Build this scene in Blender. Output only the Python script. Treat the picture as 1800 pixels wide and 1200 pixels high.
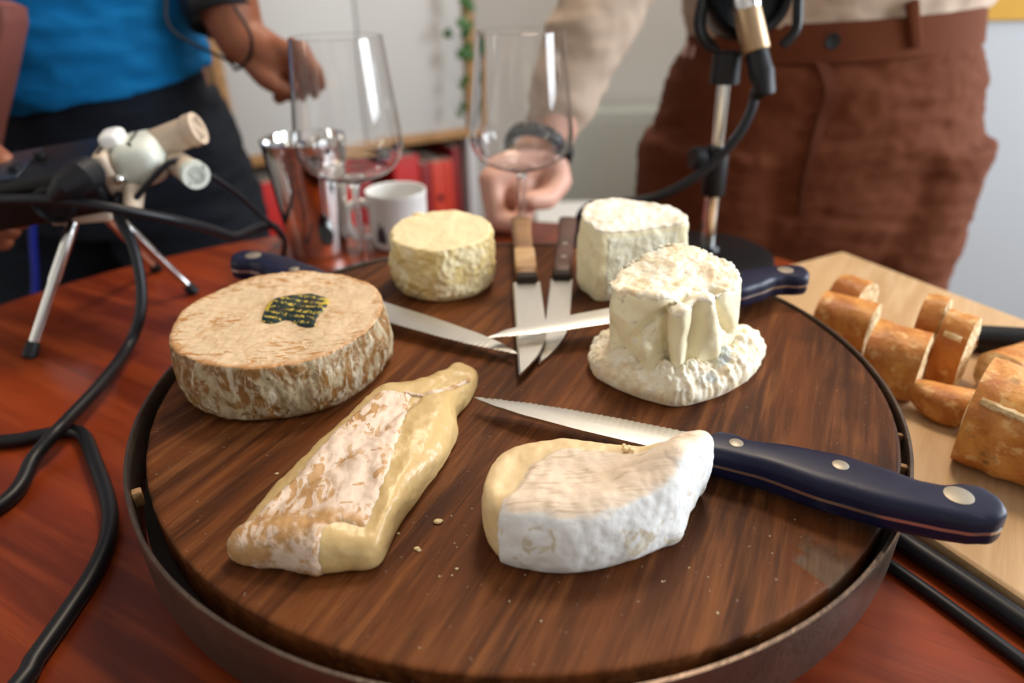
import bpy, bmesh, math, random
from mathutils import Vector, Matrix, noise
from math import sin, cos, pi, radians, atan2, hypot, sqrt

# ------------------------------------------------------------------ scene, camera, light
SC = bpy.context.scene
COL = SC.collection
for _o in list(bpy.data.objects):
    bpy.data.objects.remove(_o, do_unlink=True)
random.seed(7)

FPX = 1200.0
TH = radians(28.75)
RO = radians(-1.0)
CAM = Vector((0, 0, 1.0))
_r0 = Vector((1, 0, 0)); _u0 = Vector((0, sin(TH), cos(TH))); _fw = Vector((0, cos(TH), -sin(TH)))
_rt = _r0 * cos(RO) + _u0 * sin(RO)
_up = _u0 * cos(RO) - _r0 * sin(RO)

cd = bpy.data.cameras.new('camera'); cam = bpy.data.objects.new('camera', cd); COL.objects.link(cam)
cd.sensor_width = 36.0; cd.lens = FPX / 1800 * 36
cd.clip_start = 0.01; cd.clip_end = 50
m = Matrix.Identity(4)
for i in range(3):
    m[i][0] = _rt[i]; m[i][1] = _up[i]; m[i][2] = -_fw[i]; m[i][3] = CAM[i]
cam.matrix_world = m
cd.dof.use_dof = True
cd.dof.focus_distance = 0.305
cd.dof.aperture_fstop = 5.0
SC.camera = cam

w = bpy.data.worlds.new('world'); SC.world = w; w.use_nodes = True
w.node_tree.nodes['Background'].inputs[0].default_value = (0.80, 0.88, 1.0, 1)
w.node_tree.nodes['Background'].inputs[1].default_value = 0.05

def area(name, loc, target, sx, sy, power, col):
    l = bpy.data.lights.new(name, 'AREA'); l.shape = 'RECTANGLE'; l.size = sx; l.size_y = sy
    l.energy = power; l.color = col
    o = bpy.data.objects.new(name, l); COL.objects.link(o); o.location = loc
    o.rotation_euler = (Vector(target) - Vector(loc)).to_track_quat('-Z', 'Y').to_euler()
    return o
area('window_light_right', (1.95, 0.42, 1.40), (0.0, 0.36, 0.85), 1.4, 1.0, 50, (0.84, 0.92, 1.0))
area('ceiling_lamp_light', (0.30, 1.05, 2.30), (0.05, 0.40, 0.8), 0.40, 0.30, 11, (1.0, 0.80, 0.58))
area('window_light_left', (-1.95, -0.10, 1.55), (-0.1, 0.6, 0.9), 0.22, 1.0, 2.8, (1.0, 0.95, 0.82))
area('back_wall_fill', (0.45, 1.75, 2.40), (0.4, 2.0, 0.8), 0.4, 0.3, 9, (1.0, 0.93, 0.84))  # fill added to brighten the back wall, not a lamp of the room
SC.view_settings.view_transform = 'Standard'
SC.view_settings.look = 'None'
SC.view_settings.exposure = 0.55
SC.view_settings.gamma = 1.0
SC.view_settings.use_curve_mapping = False
SC.cycles.use_denoising = True
SC.cycles.max_bounces = 10
SC.cycles.transmission_bounces = 10
SC.cycles.caustics_refractive = True
SC.cycles.sample_clamp_indirect = 6.0

# ------------------------------------------------------------------ helpers
def ray(px, py):
    return _rt * ((px - 900) / FPX) - _up * ((py - 600) / FPX) + _fw
def at(px, py, z):                       # point of the place at height z
    d = ray(px, py); return CAM + d * ((z - CAM.z) / d.z)
def aty(px, py, y):                      # point of the place at depth y
    d = ray(px, py); return CAM + d * (y / d.y)

class NT:
    """small node builder"""
    def __init__(s, name):
        s.m = bpy.data.materials.new(name); s.m.use_nodes = True
        s.t = s.m.node_tree; s.b = s.t.nodes['Principled BSDF']
        s._co = None
    def n(s, kind, **kw):
        nd = s.t.nodes.new(kind)
        for k, v in kw.items(): setattr(nd, k, v)
        return nd
    def put(s, sock, v):
        if isinstance(v, bpy.types.NodeSocket): s.t.links.new(v, sock)
        elif isinstance(v, (tuple, list)):
            v = tuple(v)
            if sock.type == 'RGBA' and len(v) == 3: v = v + (1,)
            sock.default_value = v
        else: sock.default_value = v
    def co(s):
        if s._co is None: s._co = s.n('ShaderNodeTexCoord')
        return s._co.outputs['Object']
    def nz(s):
        s.co(); sp = s.n('ShaderNodeSeparateXYZ'); s.put(sp.inputs[0], s._co.outputs['Normal']); return sp.outputs[2]
    def mp(s, scale=(1, 1, 1), rot=(0, 0, 0), loc=(0, 0, 0), vec=None):
        nd = s.n('ShaderNodeMapping'); s.put(nd.inputs[0], vec or s.co())
        nd.inputs['Scale'].default_value = scale; nd.inputs['Rotation'].default_value = rot; nd.inputs['Location'].default_value = loc
        return nd.outputs[0]
    def noise(s, scale, detail=4, rough=0.55, vec=None, dist=0.0):
        nd = s.n('ShaderNodeTexNoise'); s.put(nd.inputs['Vector'], vec or s.co())
        nd.inputs['Scale'].default_value = scale; nd.inputs['Detail'].default_value = detail
        nd.inputs['Roughness'].default_value = rough; nd.inputs['Distortion'].default_value = dist
        return nd.outputs[0]
    def vor(s, scale, vec=None, feature='F1'):
        nd = s.n('ShaderNodeTexVoronoi', feature=feature); s.put(nd.inputs['Vector'], vec or s.co()); nd.inputs['Scale'].default_value = scale
        return nd.outputs[0]
    def ss(s, v, a, b):                  # smoothstep a..b -> 0..1
        nd = s.n('ShaderNodeMapRange', interpolation_type='SMOOTHSTEP')
        s.put(nd.inputs[0], v); nd.inputs[1].default_value = min(a, b); nd.inputs[2].default_value = max(a, b)
        nd.inputs[3].default_value = 0 if a < b else 1; nd.inputs[4].default_value = 1 if a < b else 0
        return nd.outputs[0]
    def math(s, op, a, b=0.0):
        nd = s.n('ShaderNodeMath', operation=op); s.put(nd.inputs[0], a); s.put(nd.inputs[1], b); return nd.outputs[0]
    def mul(s, a, b): return s.math('MULTIPLY', a, b)
    def mix(s, f, a, b):
        nd = s.n('ShaderNodeMix', data_type='RGBA'); s.put(nd.inputs[0], f); s.put(nd.inputs[6], a); s.put(nd.inputs[7], b); return nd.outputs[2]
    def attr(s, name):
        nd = s.n('ShaderNodeAttribute'); nd.attribute_name = name; return nd.outputs['Fac']
    def xyz(s):
        sp = s.n('ShaderNodeSeparateXYZ'); s.put(sp.inputs[0], s.co()); return sp.outputs
    def bump(s, h, strength=0.3, dist=0.001):
        nd = s.n('ShaderNodeBump'); s.put(nd.inputs['Height'], h); nd.inputs['Strength'].default_value = strength; nd.inputs['Distance'].default_value = dist
        s.t.links.new(nd.outputs[0], s.b.inputs['Normal'])
    def set(s, **kw):
        for k, v in kw.items(): s.put(s.b.inputs[k.replace('_', ' ')], v)
        return s.m

def plain(name, col, rough=0.5, metal=0.0, var=0.12, scale=40, bump=0.0, bscale=200, spec=0.5, sss=0.0):
    t = NT(name)
    n = t.noise(scale, 3)
    dark = tuple(c * (1 - var) for c in col); lite = tuple(min(1, c * (1 + var)) for c in col)
    t.set(Base_Color=t.mix(n, dark, lite), Roughness=rough, Metallic=metal)
    t.b.inputs['Specular IOR Level'].default_value = spec
    if sss: 
        t.b.inputs['Subsurface Weight'].default_value = sss; t.b.inputs['Subsurface Radius'].default_value = (1, .6, .35); t.b.inputs['Subsurface Scale'].default_value = 0.004
    if bump: t.bump(t.noise(bscale, 4), bump, 0.002)
    return t.m

def mesh(name, verts, faces, mat=None, parent=None, smooth=True, mats=None):
    me = bpy.data.meshes.new(name); me.from_pydata([tuple(v) for v in verts], [], faces); me.validate()
    bm = bmesh.new(); bm.from_mesh(me); bmesh.ops.recalc_face_normals(bm, faces=bm.faces)
    if bm.calc_volume(signed=True) < 0: bmesh.ops.reverse_faces(bm, faces=bm.faces)
    bm.to_mesh(me); bm.free()
    o = bpy.data.objects.new(name, me); COL.objects.link(o)
    if mat: me.materials.append(mat)
    if smooth:
        for p in me.polygons: p.use_smooth = True
    if parent: o.parent = parent
    return o

def sharp(o, ang=35):
    me = o.data; bm = bmesh.new(); bm.from_mesh(me); a = radians(ang)
    for e in bm.edges:
        if len(e.link_faces) == 2 and e.calc_face_angle(0) > a: e.smooth = False
    bm.to_mesh(me); bm.free(); return o

def empty(name, loc=(0, 0, 0)):
    o = bpy.data.objects.new(name, None); COL.objects.link(o); o.location = loc; o.empty_display_size = 0.02; return o

def tag(o, label, cat, group=None, kind=None):
    o['label'] = label; o['category'] = cat
    if group: o['group'] = group
    if kind: o['kind'] = kind
    return o

def recenter(o, loc):
    """put a top-level mesh's origin at loc without moving it"""
    loc = Vector(loc); o.data.transform(Matrix.Translation(-loc)); o.location = loc; return o

def adopt(child, root):
    """parent keeping the world position (root unrotated)"""
    child.parent = root; child.data.transform(Matrix.Translation(-root.location)); return child

class MB:
    def __init__(s): s.v = []; s.f = []
    def add(s, v, f):
        b = len(s.v); s.v += [Vector(x) for x in v]; s.f += [[i + b for i in q] for q in f]; return s
    def loft(s, rings, cap0=True, cap1=True, closed=True):
        b = len(s.v); n = len(rings[0])
        for r in rings: s.v += [Vector(p) for p in r]
        for i in range(len(rings) - 1):
            for j in range(n if closed else n - 1):
                k = (j + 1) % n
                s.f.append([b + i * n + j, b + i * n + k, b + (i + 1) * n + k, b + (i + 1) * n + j])
        if cap0: s.f.append([b + j for j in range(n)][::-1])
        if cap1: s.f.append([b + (len(rings) - 1) * n + j for j in range(n)])
        return s
    def tube(s, pts, rad, n=12, caps=True):
        pts = [Vector(p) for p in pts]; rings = []; ref = None
        for i, p in enumerate(pts):
            t = (pts[min(i + 1, len(pts) - 1)] - pts[max(i - 1, 0)]).normalized()
            if ref is None:
                ref = t.orthogonal().normalized()
            ref = (ref - t * ref.dot(t)).normalized(); bi = t.cross(ref)
            r = rad[i] if isinstance(rad, (list, tuple)) else rad
            rings.append([p + (ref * cos(2 * pi * k / n) + bi * sin(2 * pi * k / n)) * r for k in range(n)])
        return s.loft(rings, caps, caps)
    def lathe(s, prof, c=(0, 0, 0), n=32, M=None, cap0=True, cap1=True):
        c = Vector(c); rings = []
        for r, z in prof:
            ring = [Vector((max(r, 1e-5) * cos(2 * pi * k / n), max(r, 1e-5) * sin(2 * pi * k / n), z)) for k in range(n)]
            rings.append([(M @ p if M else p) + c for p in ring])
        return s.loft(rings, cap0, cap1)
    def box(s, c, size, M=None, bev=0.0):
        c = Vector(c); x, y, z = [a / 2 for a in size]
        bv = min(bev, x * .9, y * .9, z * .9)
        if bv <= 0:
            v = [Vector((sx * x, sy * y, sz * z)) for sz in (-1, 1) for sx, sy in ((-1, -1), (1, -1), (1, 1), (-1, 1))]
            f = [[3, 2, 1, 0], [4, 5, 6, 7], [0, 1, 5, 4], [1, 2, 6, 5], [2, 3, 7, 6], [3, 0, 4, 7]]
            return s.add([(M @ p if M else p) + c for p in v], f)
        def rr(hx, hy, r, zz, seg=4):
            out = []
            for cx, cy, a0 in ((1, 1, 0), (-1, 1, 90), (-1, -1, 180), (1, -1, 270)):
                for k in range(seg + 1):
                    a = radians(a0 + 90 * k / seg)
                    out.append(Vector((cx * (hx - r) + r * cos(a), cy * (hy - r) + r * sin(a), zz)))
            return out
        rings = []
        for k in range(4):
            a = pi / 2 * k / 3
            d = bv * (1 - sin(a)); rings.append(rr(x - d, y - d, bv, -z + bv * (1 - cos(a)) ))
        for k in range(4):
            a = pi / 2 * k / 3
            d = bv * (1 - cos(a)); rings.append(rr(x - d, y - d, bv, z - bv + bv * sin(a)))
        rings = [[(M @ p if M else p) + c for p in r] for r in rings]
        return s.loft(rings)
    def ball(s, c, r, n=16, sc=(1, 1, 1), M=None):
        c = Vector(c); rings = []
        for i in range(1, n // 2):
            a = pi * i / (n // 2)
            ring = [Vector((r * sc[0] * sin(a) * cos(2 * pi * k / n), r * sc[1] * sin(a) * sin(2 * pi * k / n), -r * sc[2] * cos(a))) for k in range(n)]
            rings.append([(M @ p if M else p) + c for p in ring])
        return s.loft(rings)
    def cap(s, p0, r0, p1, r1, n=14):
        """sphere-swept cone"""
        p0 = Vector(p0); p1 = Vector(p1); d = p1 - p0
        if d.length < 1e-6: return s.ball(p0, r0, n)
        t = d.normalized(); a = t.orthogonal().normalized(); b = t.cross(a); rings = []
        for k in range(1, 5):
            q = pi / 2 * k / 4; rings.append((p0 - t * r0 * cos(q), r0 * sin(q)))
        for k in range(0, 4):
            q = pi / 2 * k / 4; rings.append((p1 + t * r1 * sin(q), r1 * cos(q)))
        return s.loft([[c + (a * cos(2 * pi * j / n) + b * sin(2 * pi * j / n)) * r for j in range(n)] for c, r in rings])
    def chain(s, pts, n=14):
        """pts: (point, radius)"""
        for (p, r), (q, u) in zip(pts, pts[1:]): s.cap(p, r, q, u, n)
        return s
    def build(s, name, mat, parent=None, smooth=True, ang=None):
        o = mesh(name, s.v, s.f, mat, parent, smooth)
        if smooth and ang != 0: sharp(o, ang or 40)
        return o

def union(name, mb, voxel, mat, parent=None, smooth_it=6, disp=None):
    """fuse overlapping closed shells into ONE continuous surface"""
    o = mesh(name, mb.v, mb.f, mat)
    r = o.modifiers.new('r', 'REMESH'); r.mode = 'VOXEL'; r.voxel_size = voxel; r.use_smooth_shade = True
    if smooth_it:
        q = o.modifiers.new('s', 'SMOOTH'); q.factor = 0.5; q.iterations = smooth_it
    dg = bpy.context.evaluated_depsgraph_get(); me = bpy.data.meshes.new_from_object(o.evaluated_get(dg))
    o.modifiers.clear(); o.data = me; me.name = name
    for p in me.polygons: p.use_smooth = True
    if disp: displace(o, disp)
    if parent: o.parent = parent
    return o

def displace(o, layers, fn=None):
    """layers: (scale vec/num, amplitude, ridged)"""
    me = o.data; nr = [v.normal.copy() for v in me.vertices]
    for v, n in zip(me.vertices, nr):
        d = 0.0
        for sc, amp, rid in layers:
            p = Vector((v.co.x * sc[0], v.co.y * sc[1], v.co.z * sc[2])) if isinstance(sc, tuple) else v.co * sc
            q = noise.noise(p) + 0.5 * noise.noise(p * 2.03 + Vector((3, 1, 7)))
            if rid: q = 0.5 - abs(q) * 1.6
            d += amp * q
        if fn: d *= fn(v.co, n)
        v.co += n * d
    me.update(); return o

def cr(pts, n, closed=True):
    """Catmull-Rom resample to n points"""
    pts = [Vector(p) for p in pts]; m = len(pts); out = []
    segs = m if closed else m - 1
    # arc-length table
    fine = []
    for i in range(segs):
        g = lambda k: pts[k % m] if closed else pts[min(max(k, 0), m - 1)]
        p0, p1, p2, p3 = g(i - 1), g(i), g(i + 1), g(i + 2)
        for k in range(16):
            t = k / 16
            fine.append(0.5 * ((2 * p1) + (p2 - p0) * t + (2 * p0 - 5 * p1 + 4 * p2 - p3) * t * t + (3 * p1 - p0 - 3 * p2 + p3) * t ** 3))
    fine.append(pts[0].copy() if closed else pts[-1].copy())
    L = [0.0]
    for a, b in zip(fine, fine[1:]): L.append(L[-1] + (b - a).length)
    j = 0
    for i in range(n):
        s = L[-1] * i / (n if closed else n - 1)
        while j < len(L) - 2 and L[j + 1] < s: j += 1
        u = (s - L[j]) / max(L[j + 1] - L[j], 1e-9)
        out.append(fine[j].lerp(fine[j + 1], min(max(u, 0), 1)))
    return out

def cr_pairs(keys, per):
    """closed Catmull-Rom through list of tuples of vectors, same parameter for both"""
    m = len(keys); outs = [[] for _ in keys[0]]
    for i in range(m):
        for c in range(len(keys[0])):
            p0, p1, p2, p3 = [Vector(keys[(i + k) % m][c]) for k in (-1, 0, 1, 2)]
            for k in range(per):
                t = k / per
                outs[c].append(0.5 * ((2 * p1) + (p2 - p0) * t + (2 * p0 - 5 * p1 + 4 * p2 - p3) * t * t + (3 * p1 - p0 - 3 * p2 + p3) * t ** 3))
    return outs

def cheese_block(name, keys, zb, mat, per=14, side=22, caps=24, boxy=0.45, zc=None, tuck=0.0025, bulge=0.0, layers=(), fn=None, parent=None, vox=.00085, smo=3):
    """keys: (base point, top point) round the outline -> one closed lump standing on zb"""
    B, T = cr_pairs(keys, per)
    n = len(B); c0 = sum(T, Vector()) / n
    rings = []
    # underside
    for s in (0.25, 0.6, 0.9):
        rings.append([Vector((c0.x + (b.x - c0.x) * s, c0.y + (b.y - c0.y) * s, zb)) for b in B])
    prof = [(1 - cos(pi / 2 * k / 400) ** boxy, sin(pi / 2 * k / 400) ** boxy) for k in range(401)]
    ac = [0.0]
    for (h0, v0), (h1, v1) in zip(prof, prof[1:]): ac.append(ac[-1] + hypot((h1 - h0) * .12, v1 - v0))
    jj = 0
    for k in range(side + 1):
        tgt = ac[-1] * k / side
        while jj < 399 and ac[jj + 1] < tgt: jj += 1
        uu = min(1, max(0, (tgt - ac[jj]) / max(ac[jj + 1] - ac[jj], 1e-9)))
        h = prof[jj][0] + (prof[jj + 1][0] - prof[jj][0]) * uu; v = prof[jj][1] + (prof[jj + 1][1] - prof[jj][1]) * uu
        ring = []
        for b, t in zip(B, T):
            out = Vector((b.x - c0.x, b.y - c0.y, 0)); out.normalize()
            p = Vector((b.x + (t.x - b.x) * h, b.y + (t.y - b.y) * h, zb + (t.z - zb) * v))
            tk = max(0.0, 1 - v / 0.16) ** 2 * tuck
            p += out * (bulge * sin(pi * v) - tk)
            ring.append(p)
        rings.append(ring)
    zc = zc if zc is not None else c0.z
    for k in range(1, caps):
        s = 1 - k / caps
        rings.append([Vector((c0.x + (t.x - c0.x) * s, c0.y + (t.y - c0.y) * s, t.z * s + zc * (1 - s))) for t in T])
    mb = MB(); mb.loft(rings, False, False)
    b0 = len(mb.v); mb.v.append(Vector((c0.x, c0.y, zc))); last = (len(rings) - 1) * n
    for j in range(n): mb.f.append([last + j, last + (j + 1) % n, b0])
    mb.v.append(Vector((c0.x, c0.y, zb)))
    for j in range(n): mb.f.append([(j + 1) % n, j, b0 + 1])
    o = mesh(name, mb.v, mb.f, mat, parent)
    r = o.modifiers.new('r', 'REMESH'); r.mode = 'VOXEL'; r.voxel_size = vox
    q = o.modifiers.new('s', 'SMOOTH'); q.factor = 0.5; q.iterations = smo
    dg = bpy.context.evaluated_depsgraph_get(); me = bpy.data.meshes.new_from_object(o.evaluated_get(dg)); o.modifiers.clear()
    o.data = me; me.name = name
    if not me.materials: me.materials.append(mat)
    for p in me.polygons: p.use_smooth = True
    if layers:
        def g(co, nn):
            k = min(1, max(0, (co.z - zb) / 0.004))
            return k * (fn(co, nn) if fn else 1)
        displace(o, layers, g)
    return o

def crease(o, items, wob=.0012):
    """push folds (negative) or ridges (positive) along 3D polylines: (points, width, depth)"""
    me = o.data; nr = [v.normal.copy() for v in me.vertices]
    for v, n in zip(me.vertices, nr):
        p = v.co + Vector((wob * noise.noise(v.co * 140), wob * noise.noise(v.co * 140 + Vector((9, 9, 9))), wob * noise.noise(v.co * 140 + Vector((3, 5, 7))))); d = 0
        for pl_, wd_, dp_ in items:
            q = 1e9
            for a, b in zip(pl_, pl_[1:]):
                e = b - a; t = max(0, min(1, (p - a).dot(e) / max(e.dot(e), 1e-12))); q = min(q, (p - a - e * t).length)
            q /= wd_
            if q < 3: d += dp_ * math.exp(-q * q)
        v.co += n * d
    me.update(); return o

def onbody(o, *pxs):
    """points of the lump's visible surface"""
    out = []; last = None
    for px, py in pxs:
        hit, loc, nn, i = o.ray_cast(CAM - o.location, ray(px, py).normalized())
        if hit: out.append(loc.copy())
    return out

def poly_sd(p, poly):
    """signed distance, inside positive"""
    d = 1e9; ins = False; n = len(poly)
    for i in range(n):
        a = poly[i]; b = poly[(i + 1) % n]
        ex, ey = b.x - a.x, b.y - a.y; wx, wy = p.x - a.x, p.y - a.y
        t = max(0, min(1, (wx * ex + wy * ey) / max(ex * ex + ey * ey, 1e-12)))
        d = min(d, hypot(wx - ex * t, wy - ey * t))
        if (a.y > p.y) != (b.y > p.y) and p.x < ex * (p.y - a.y) / (ey if abs(ey) > 1e-12 else 1e-12) + a.x: ins = not ins
    return d if ins else -d

def rind_shell(name, body, sdf, mat, lift=0.0007, layers=(), parent=None, wob=0.0):
    """the skin over part of a cheese: follows the body, dips under it at its border"""
    me = body.data; val = []
    for v in me.vertices:
        s = sdf(v.co, v.normal)
        if wob: s += wob * (noise.noise(v.co * 260) + 0.6 * noise.noise(v.co * 610))
        val.append(s)
    keep = set(); faces = []
    for p in me.polygons:
        if max(val[i] for i in p.vertices) > -0.0012:
            faces.append(list(p.vertices)); keep.update(p.vertices)
    idx = {}; verts = []
    for i in sorted(keep):
        v = me.vertices[i]; idx[i] = len(verts)
        k = max(-1.0, min(1.0, val[i] / 0.0016))
        verts.append(v.co + v.normal * (lift * k if k > 0 else 0.0011 * k))
    o = mesh(name, verts, [[idx[i] for i in f] for f in faces], mat)
    if layers: displace(o, layers, lambda co, n: 1.0)
    if parent: o.parent = parent
    return o

# ------------------------------------------------------------------ materials
def wood(name, dark, mid, lite, ang, rough=0.45, fine=1.0, spots=0.0, bump=0.12, wide=1.0, spec=0.5, coat=0.0):
    t = NT(name)
    v = t.mp(rot=(0, 0, -ang))                       # grain along local +x
    big = t.noise(1.0, 3, .6, t.mp((3 * wide, 26 * wide, 26), vec=v), .6)
    mid_n = t.noise(1.0, 4, .6, t.mp((10 * fine, 130 * fine, 130), vec=v), .3)
    fin = t.noise(1.0, 3, .6, t.mp((45 * fine, 900 * fine, 900), vec=v))
    c = t.mix(t.ss(big, .32, .68), dark, mid)
    c = t.mix(t.mul(t.ss(mid_n, .42, .72), .55), c, lite)
    c = t.mix(t.mul(t.ss(fin, .55, .72), .45), c, dark)
    if spots:
        sp = t.noise(420, 2, .5); c = t.mix(t.mul(t.ss(sp, .70, .76), spots), c, (.30, .23, .17))
        bl = t.noise(9, 3, .6); c = t.mix(t.mul(t.ss(bl, .56, .72), .5), c, tuple(x * .5 for x in dark))
    t.set(Base_Color=c, Roughness=t.math('ADD', t.mul(mid_n, .2), rough - .1))
    t.b.inputs['Specular IOR Level'].default_value = spec
    t.b.inputs['Coat Weight'].default_value = coat; t.b.inputs['Coat Roughness'].default_value = 0.25
    t.bump(t.math('ADD', fin, mid_n), bump, 0.001)
    return t.m

M = {}
M['board'] = wood('dark worn walnut', (.042, .0115, .0026), (.128, .0355, .0072), (.245, .086, .0245), radians(64), .55, 1.2, .5, .25, wide=1.7, spec=.14)
M['chip'] = wood('bare splintered wood', (.05, .028, .014), (.17, .10, .055), (.30, .20, .12), radians(70), .8, 1.0, 0, .6)
M['table'] = wood('red mahogany', (.105, .0135, .0028), (.275, .039, .0065), (.36, .064, .0115), radians(150), .38, .5, 0, .03, .6, spec=.3, coat=.12)
M['light_wood'] = wood('pale beech', (.46, .27, .12), (.60, .38, .19), (.70, .49, .28), radians(-62), .5, .7, 0, .05)
M['trim_wood'] = wood('honey oak', (.30, .15, .05), (.42, .22, .085), (.52, .30, .13), 0, .5, .4, 0, .05)
M['handle_oak'] = wood('oiled oak', (.16, .075, .028), (.28, .14, .055), (.40, .22, .10), radians(90), .5, 1.6, 0, .15)
M['handle_dark'] = wood('rosewood', (.045, .018, .012), (.085, .035, .022), (.13, .06, .04), radians(90), .5, 1.6, 0, .15)
M['iron'] = plain('worn iron', (.135, .098, .075), .36, .85, .5, 70, .25, 300)
M['iron_dark'] = plain('dark underside', (.02, .012, .008), .8, 0, .3, 30)
t = NT('brushed blade steel'); nn = t.noise(1, 3, .6, t.mp((60, 1500, 60)))
t.set(Base_Color=t.mix(nn, (.50, .48, .44), (.66, .64, .60)), Metallic=1.0, Roughness=.34); t.bump(nn, .05, .0005); M['blade'] = t.m
M['steel'] = plain('polished steel', (.78, .77, .75), .07, 1.0, .04, 10)
M['chrome'] = plain('chromed tube', (.78, .77, .75), .14, 1.0, .05, 10)
M['rivet'] = plain('brass grey rivet', (.33, .285, .22), .46, .6, .12, 200)
M['tang'] = plain('tang steel', (.62, .58, .54), .30, 1.0, .1, 200)
t = NT('navy handle'); nn = t.noise(90, 4, .6); sc = t.noise(1, 2, .5, t.mp((60, 700, 300)))
t.b.inputs['Specular IOR Level'].default_value = .28
t.set(Base_Color=t.mix(t.mul(t.ss(sc, .62, .74), .18), t.mix(nn, (.0040, .0052, .022), (.0075, .0095, .034)), (.10, .10, .14)), Roughness=t.math('ADD', t.mul(nn, .15), .33))
t.bump(t.noise(900, 2), .06, .0006); M['navy'] = t.m
M['black'] = plain('black plastic', (.006, .006, .007), .38, 0, .2, 60, spec=.3)
M['black_soft'] = plain('black rubber', (.007, .007, .009), .5, 0, .2, 60, .1, 400, spec=.3)
M['cable'] = plain('black cable sheath', (.007, .007, .010), .42, 0, .2, 60, spec=.35)
M['blue_cable'] = plain('blue cable sheath', (.01, .03, .42), .4, 0, .1, 60)
M['cream_plastic'] = plain('off white plastic', (.62, .64, .56), .35, 0, .06, 60)
M['beige_plastic'] = plain('beige plastic', (.55, .43, .32), .4, 0, .1, 80)
M['ceramic'] = plain('white glazed ceramic', (.80, .79, .76), .18, 0, .03, 30)
M['print'] = plain('dark print', (.05, .05, .06), .4, 0, .3, 400)
M['wall'] = plain('white painted wall', (.66, .65, .63), .85, 0, .03, 6, .03, 150)
M['wall_dimmed'] = plain('dimmed white wall paint', (.36, .37, .385), .85, 0, .03, 6, .03, 150)  # wall colour darkened to offset the strong light from the right window
M['panel'] = plain('white panel', (.55, .535, .51), .6, 0, .03, 4)
M['greygreen'] = plain('grey green paint', (.42, .44, .41), .6, 0, .05, 5)
M['lilac'] = plain('pale grey paint', (.55, .54, .56), .6, 0, .05, 5)
M['ceiling'] = plain('white ceiling paint', (.8, .8, .78), .9, 0, .02, 5)
M['floor'] = wood('floor boards', (.14, .08, .04), (.24, .14, .07), (.32, .2, .11), 0, .5, .2, 0, .05, .3)
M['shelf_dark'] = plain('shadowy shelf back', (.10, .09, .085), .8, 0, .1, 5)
M['red'] = plain('red cloth binding', (.50, .012, .010), .5, 0, .15, 20)
M['red_dark'] = plain('dark red binding', (.26, .010, .012), .5, 0, .2, 20)
M['red_orange'] = plain('orange red binding', (.62, .045, .020), .5, 0, .15, 20)
M['paper'] = plain('paper block', (.55, .50, .40), .8, 0, .1, 300)
M['leaf'] = plain('ivy green', (.05, .13, .03), .5, 0, .3, 90)
M['yellow'] = plain('mustard paper', (.42, .215, .005), .7, 0, .05, 20)
M['leather'] = plain('reddish brown leather', (.20, .062, .045), .5, 0, .12, 40, .15, 350)
M['skin_pale'] = plain('fair skin', (.62, .335, .245), .5, 0, .12, 30, .1, 300, .4, .15)
M['skin_tan'] = plain('tanned skin', (.27, .092, .044), .5, 0, .14, 30, .1, 300, .4, .12)
def cloth(name, a, b, sc=(900, 900, 900), rough=.9, bump=.3):
    t = NT(name); n1 = t.noise(14, 4, .6); n2 = t.noise(1, 2, .5, t.mp(sc))
    t.set(Base_Color=t.mix(t.math('ADD', t.mul(n1, .6), t.mul(n2, .4)), a, b), Roughness=rough)
    t.b.inputs['Specular IOR Level'].default_value = .2; 
    t.bump(n2, bump, .001); return t.m
M['rust'] = cloth('rust brown cotton twill', (.090, .022, .0068), (.145, .039, .0132))
M['rust_dark'] = cloth('rust brown placket', (.085, .022, .009), (.13, .038, .016))
M['beige_knit'] = cloth('beige knit', (.43, .32, .235), (.55, .43, .335), (500, 500, 700))
M['blue_shirt'] = cloth('bright blue cotton', (.001, .105, .30), (.003, .175, .44))
M['denim'] = cloth('dark denim', (.006, .008, .014), (.016, .022, .034))
M['hair'] = cloth('dark brown hair', (.02, .012, .008), (.05, .03, .02), (40, 40, 900))
M['shoe'] = plain('dark shoe leather', (.03, .022, .018), .5)
t = NT('clear glass'); t.set(Base_Color=(1, 1, 1), Roughness=0.0, IOR=1.46); t.b.inputs['Transmission Weight'].default_value = 1.0; M['glass'] = t.m

# cheeses
def cheese_mat(name, col, rough=.5, sss=.35, radius=(1, .7, .35), scale=.004):
    t = NT(name); t.b.inputs['Subsurface Weight'].default_value = sss
    t.b.inputs['Subsurface Radius'].default_value = radius; t.b.inputs['Subsurface Scale'].default_value = scale
    t.b.inputs['Roughness'].default_value = rough; return t
t = cheese_mat('washed rind', 0, .55, .15)
nz = t.nz(); top = t.ss(nz, .35, .75)
x, y, z = t.xyz()
# top: fine wrinkled orange lines gathered in patches
ang = t.noise(22, 2, .5)
lv = t.mp((95, 330, 95), rot=(0, 0, radians(18)))
lines = t.noise(1, 4, .62, lv, 1.1)
patch = t.ss(t.noise(34, 3, .6), .46, .60)
lmask = t.mul(t.ss(lines, .52, .565), t.math('ADD', t.mul(patch, .8), .2))
vein = t.ss(t.math('ABSOLUTE', t.math('SUBTRACT', t.noise(26, 3, .6), .5)), .016, .004)
r2 = t.math('SQRT', t.math('ADD', t.mul(x, x), t.mul(y, y)))
rim = t.ss(t.math('ADD', r2, t.mul(t.noise(55, 3), .016)), .0590, .0660)
topc = t.mix(t.noise(40, 4), (.60, .425, .245), (.68, .51, .335))
topc = t.mix(t.math('MAXIMUM', lmask, t.mul(vein, .35)), topc, (.44, .20, .048))
topc = t.mix(t.mul(rim, .85), topc, (.42, .17, .034))
sn = t.noise(1, 5, .65, t.mp((75, 75, 42)), 1.2); sn2 = t.noise(1, 4, .6, t.mp((160, 160, 60)), .8)
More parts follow.
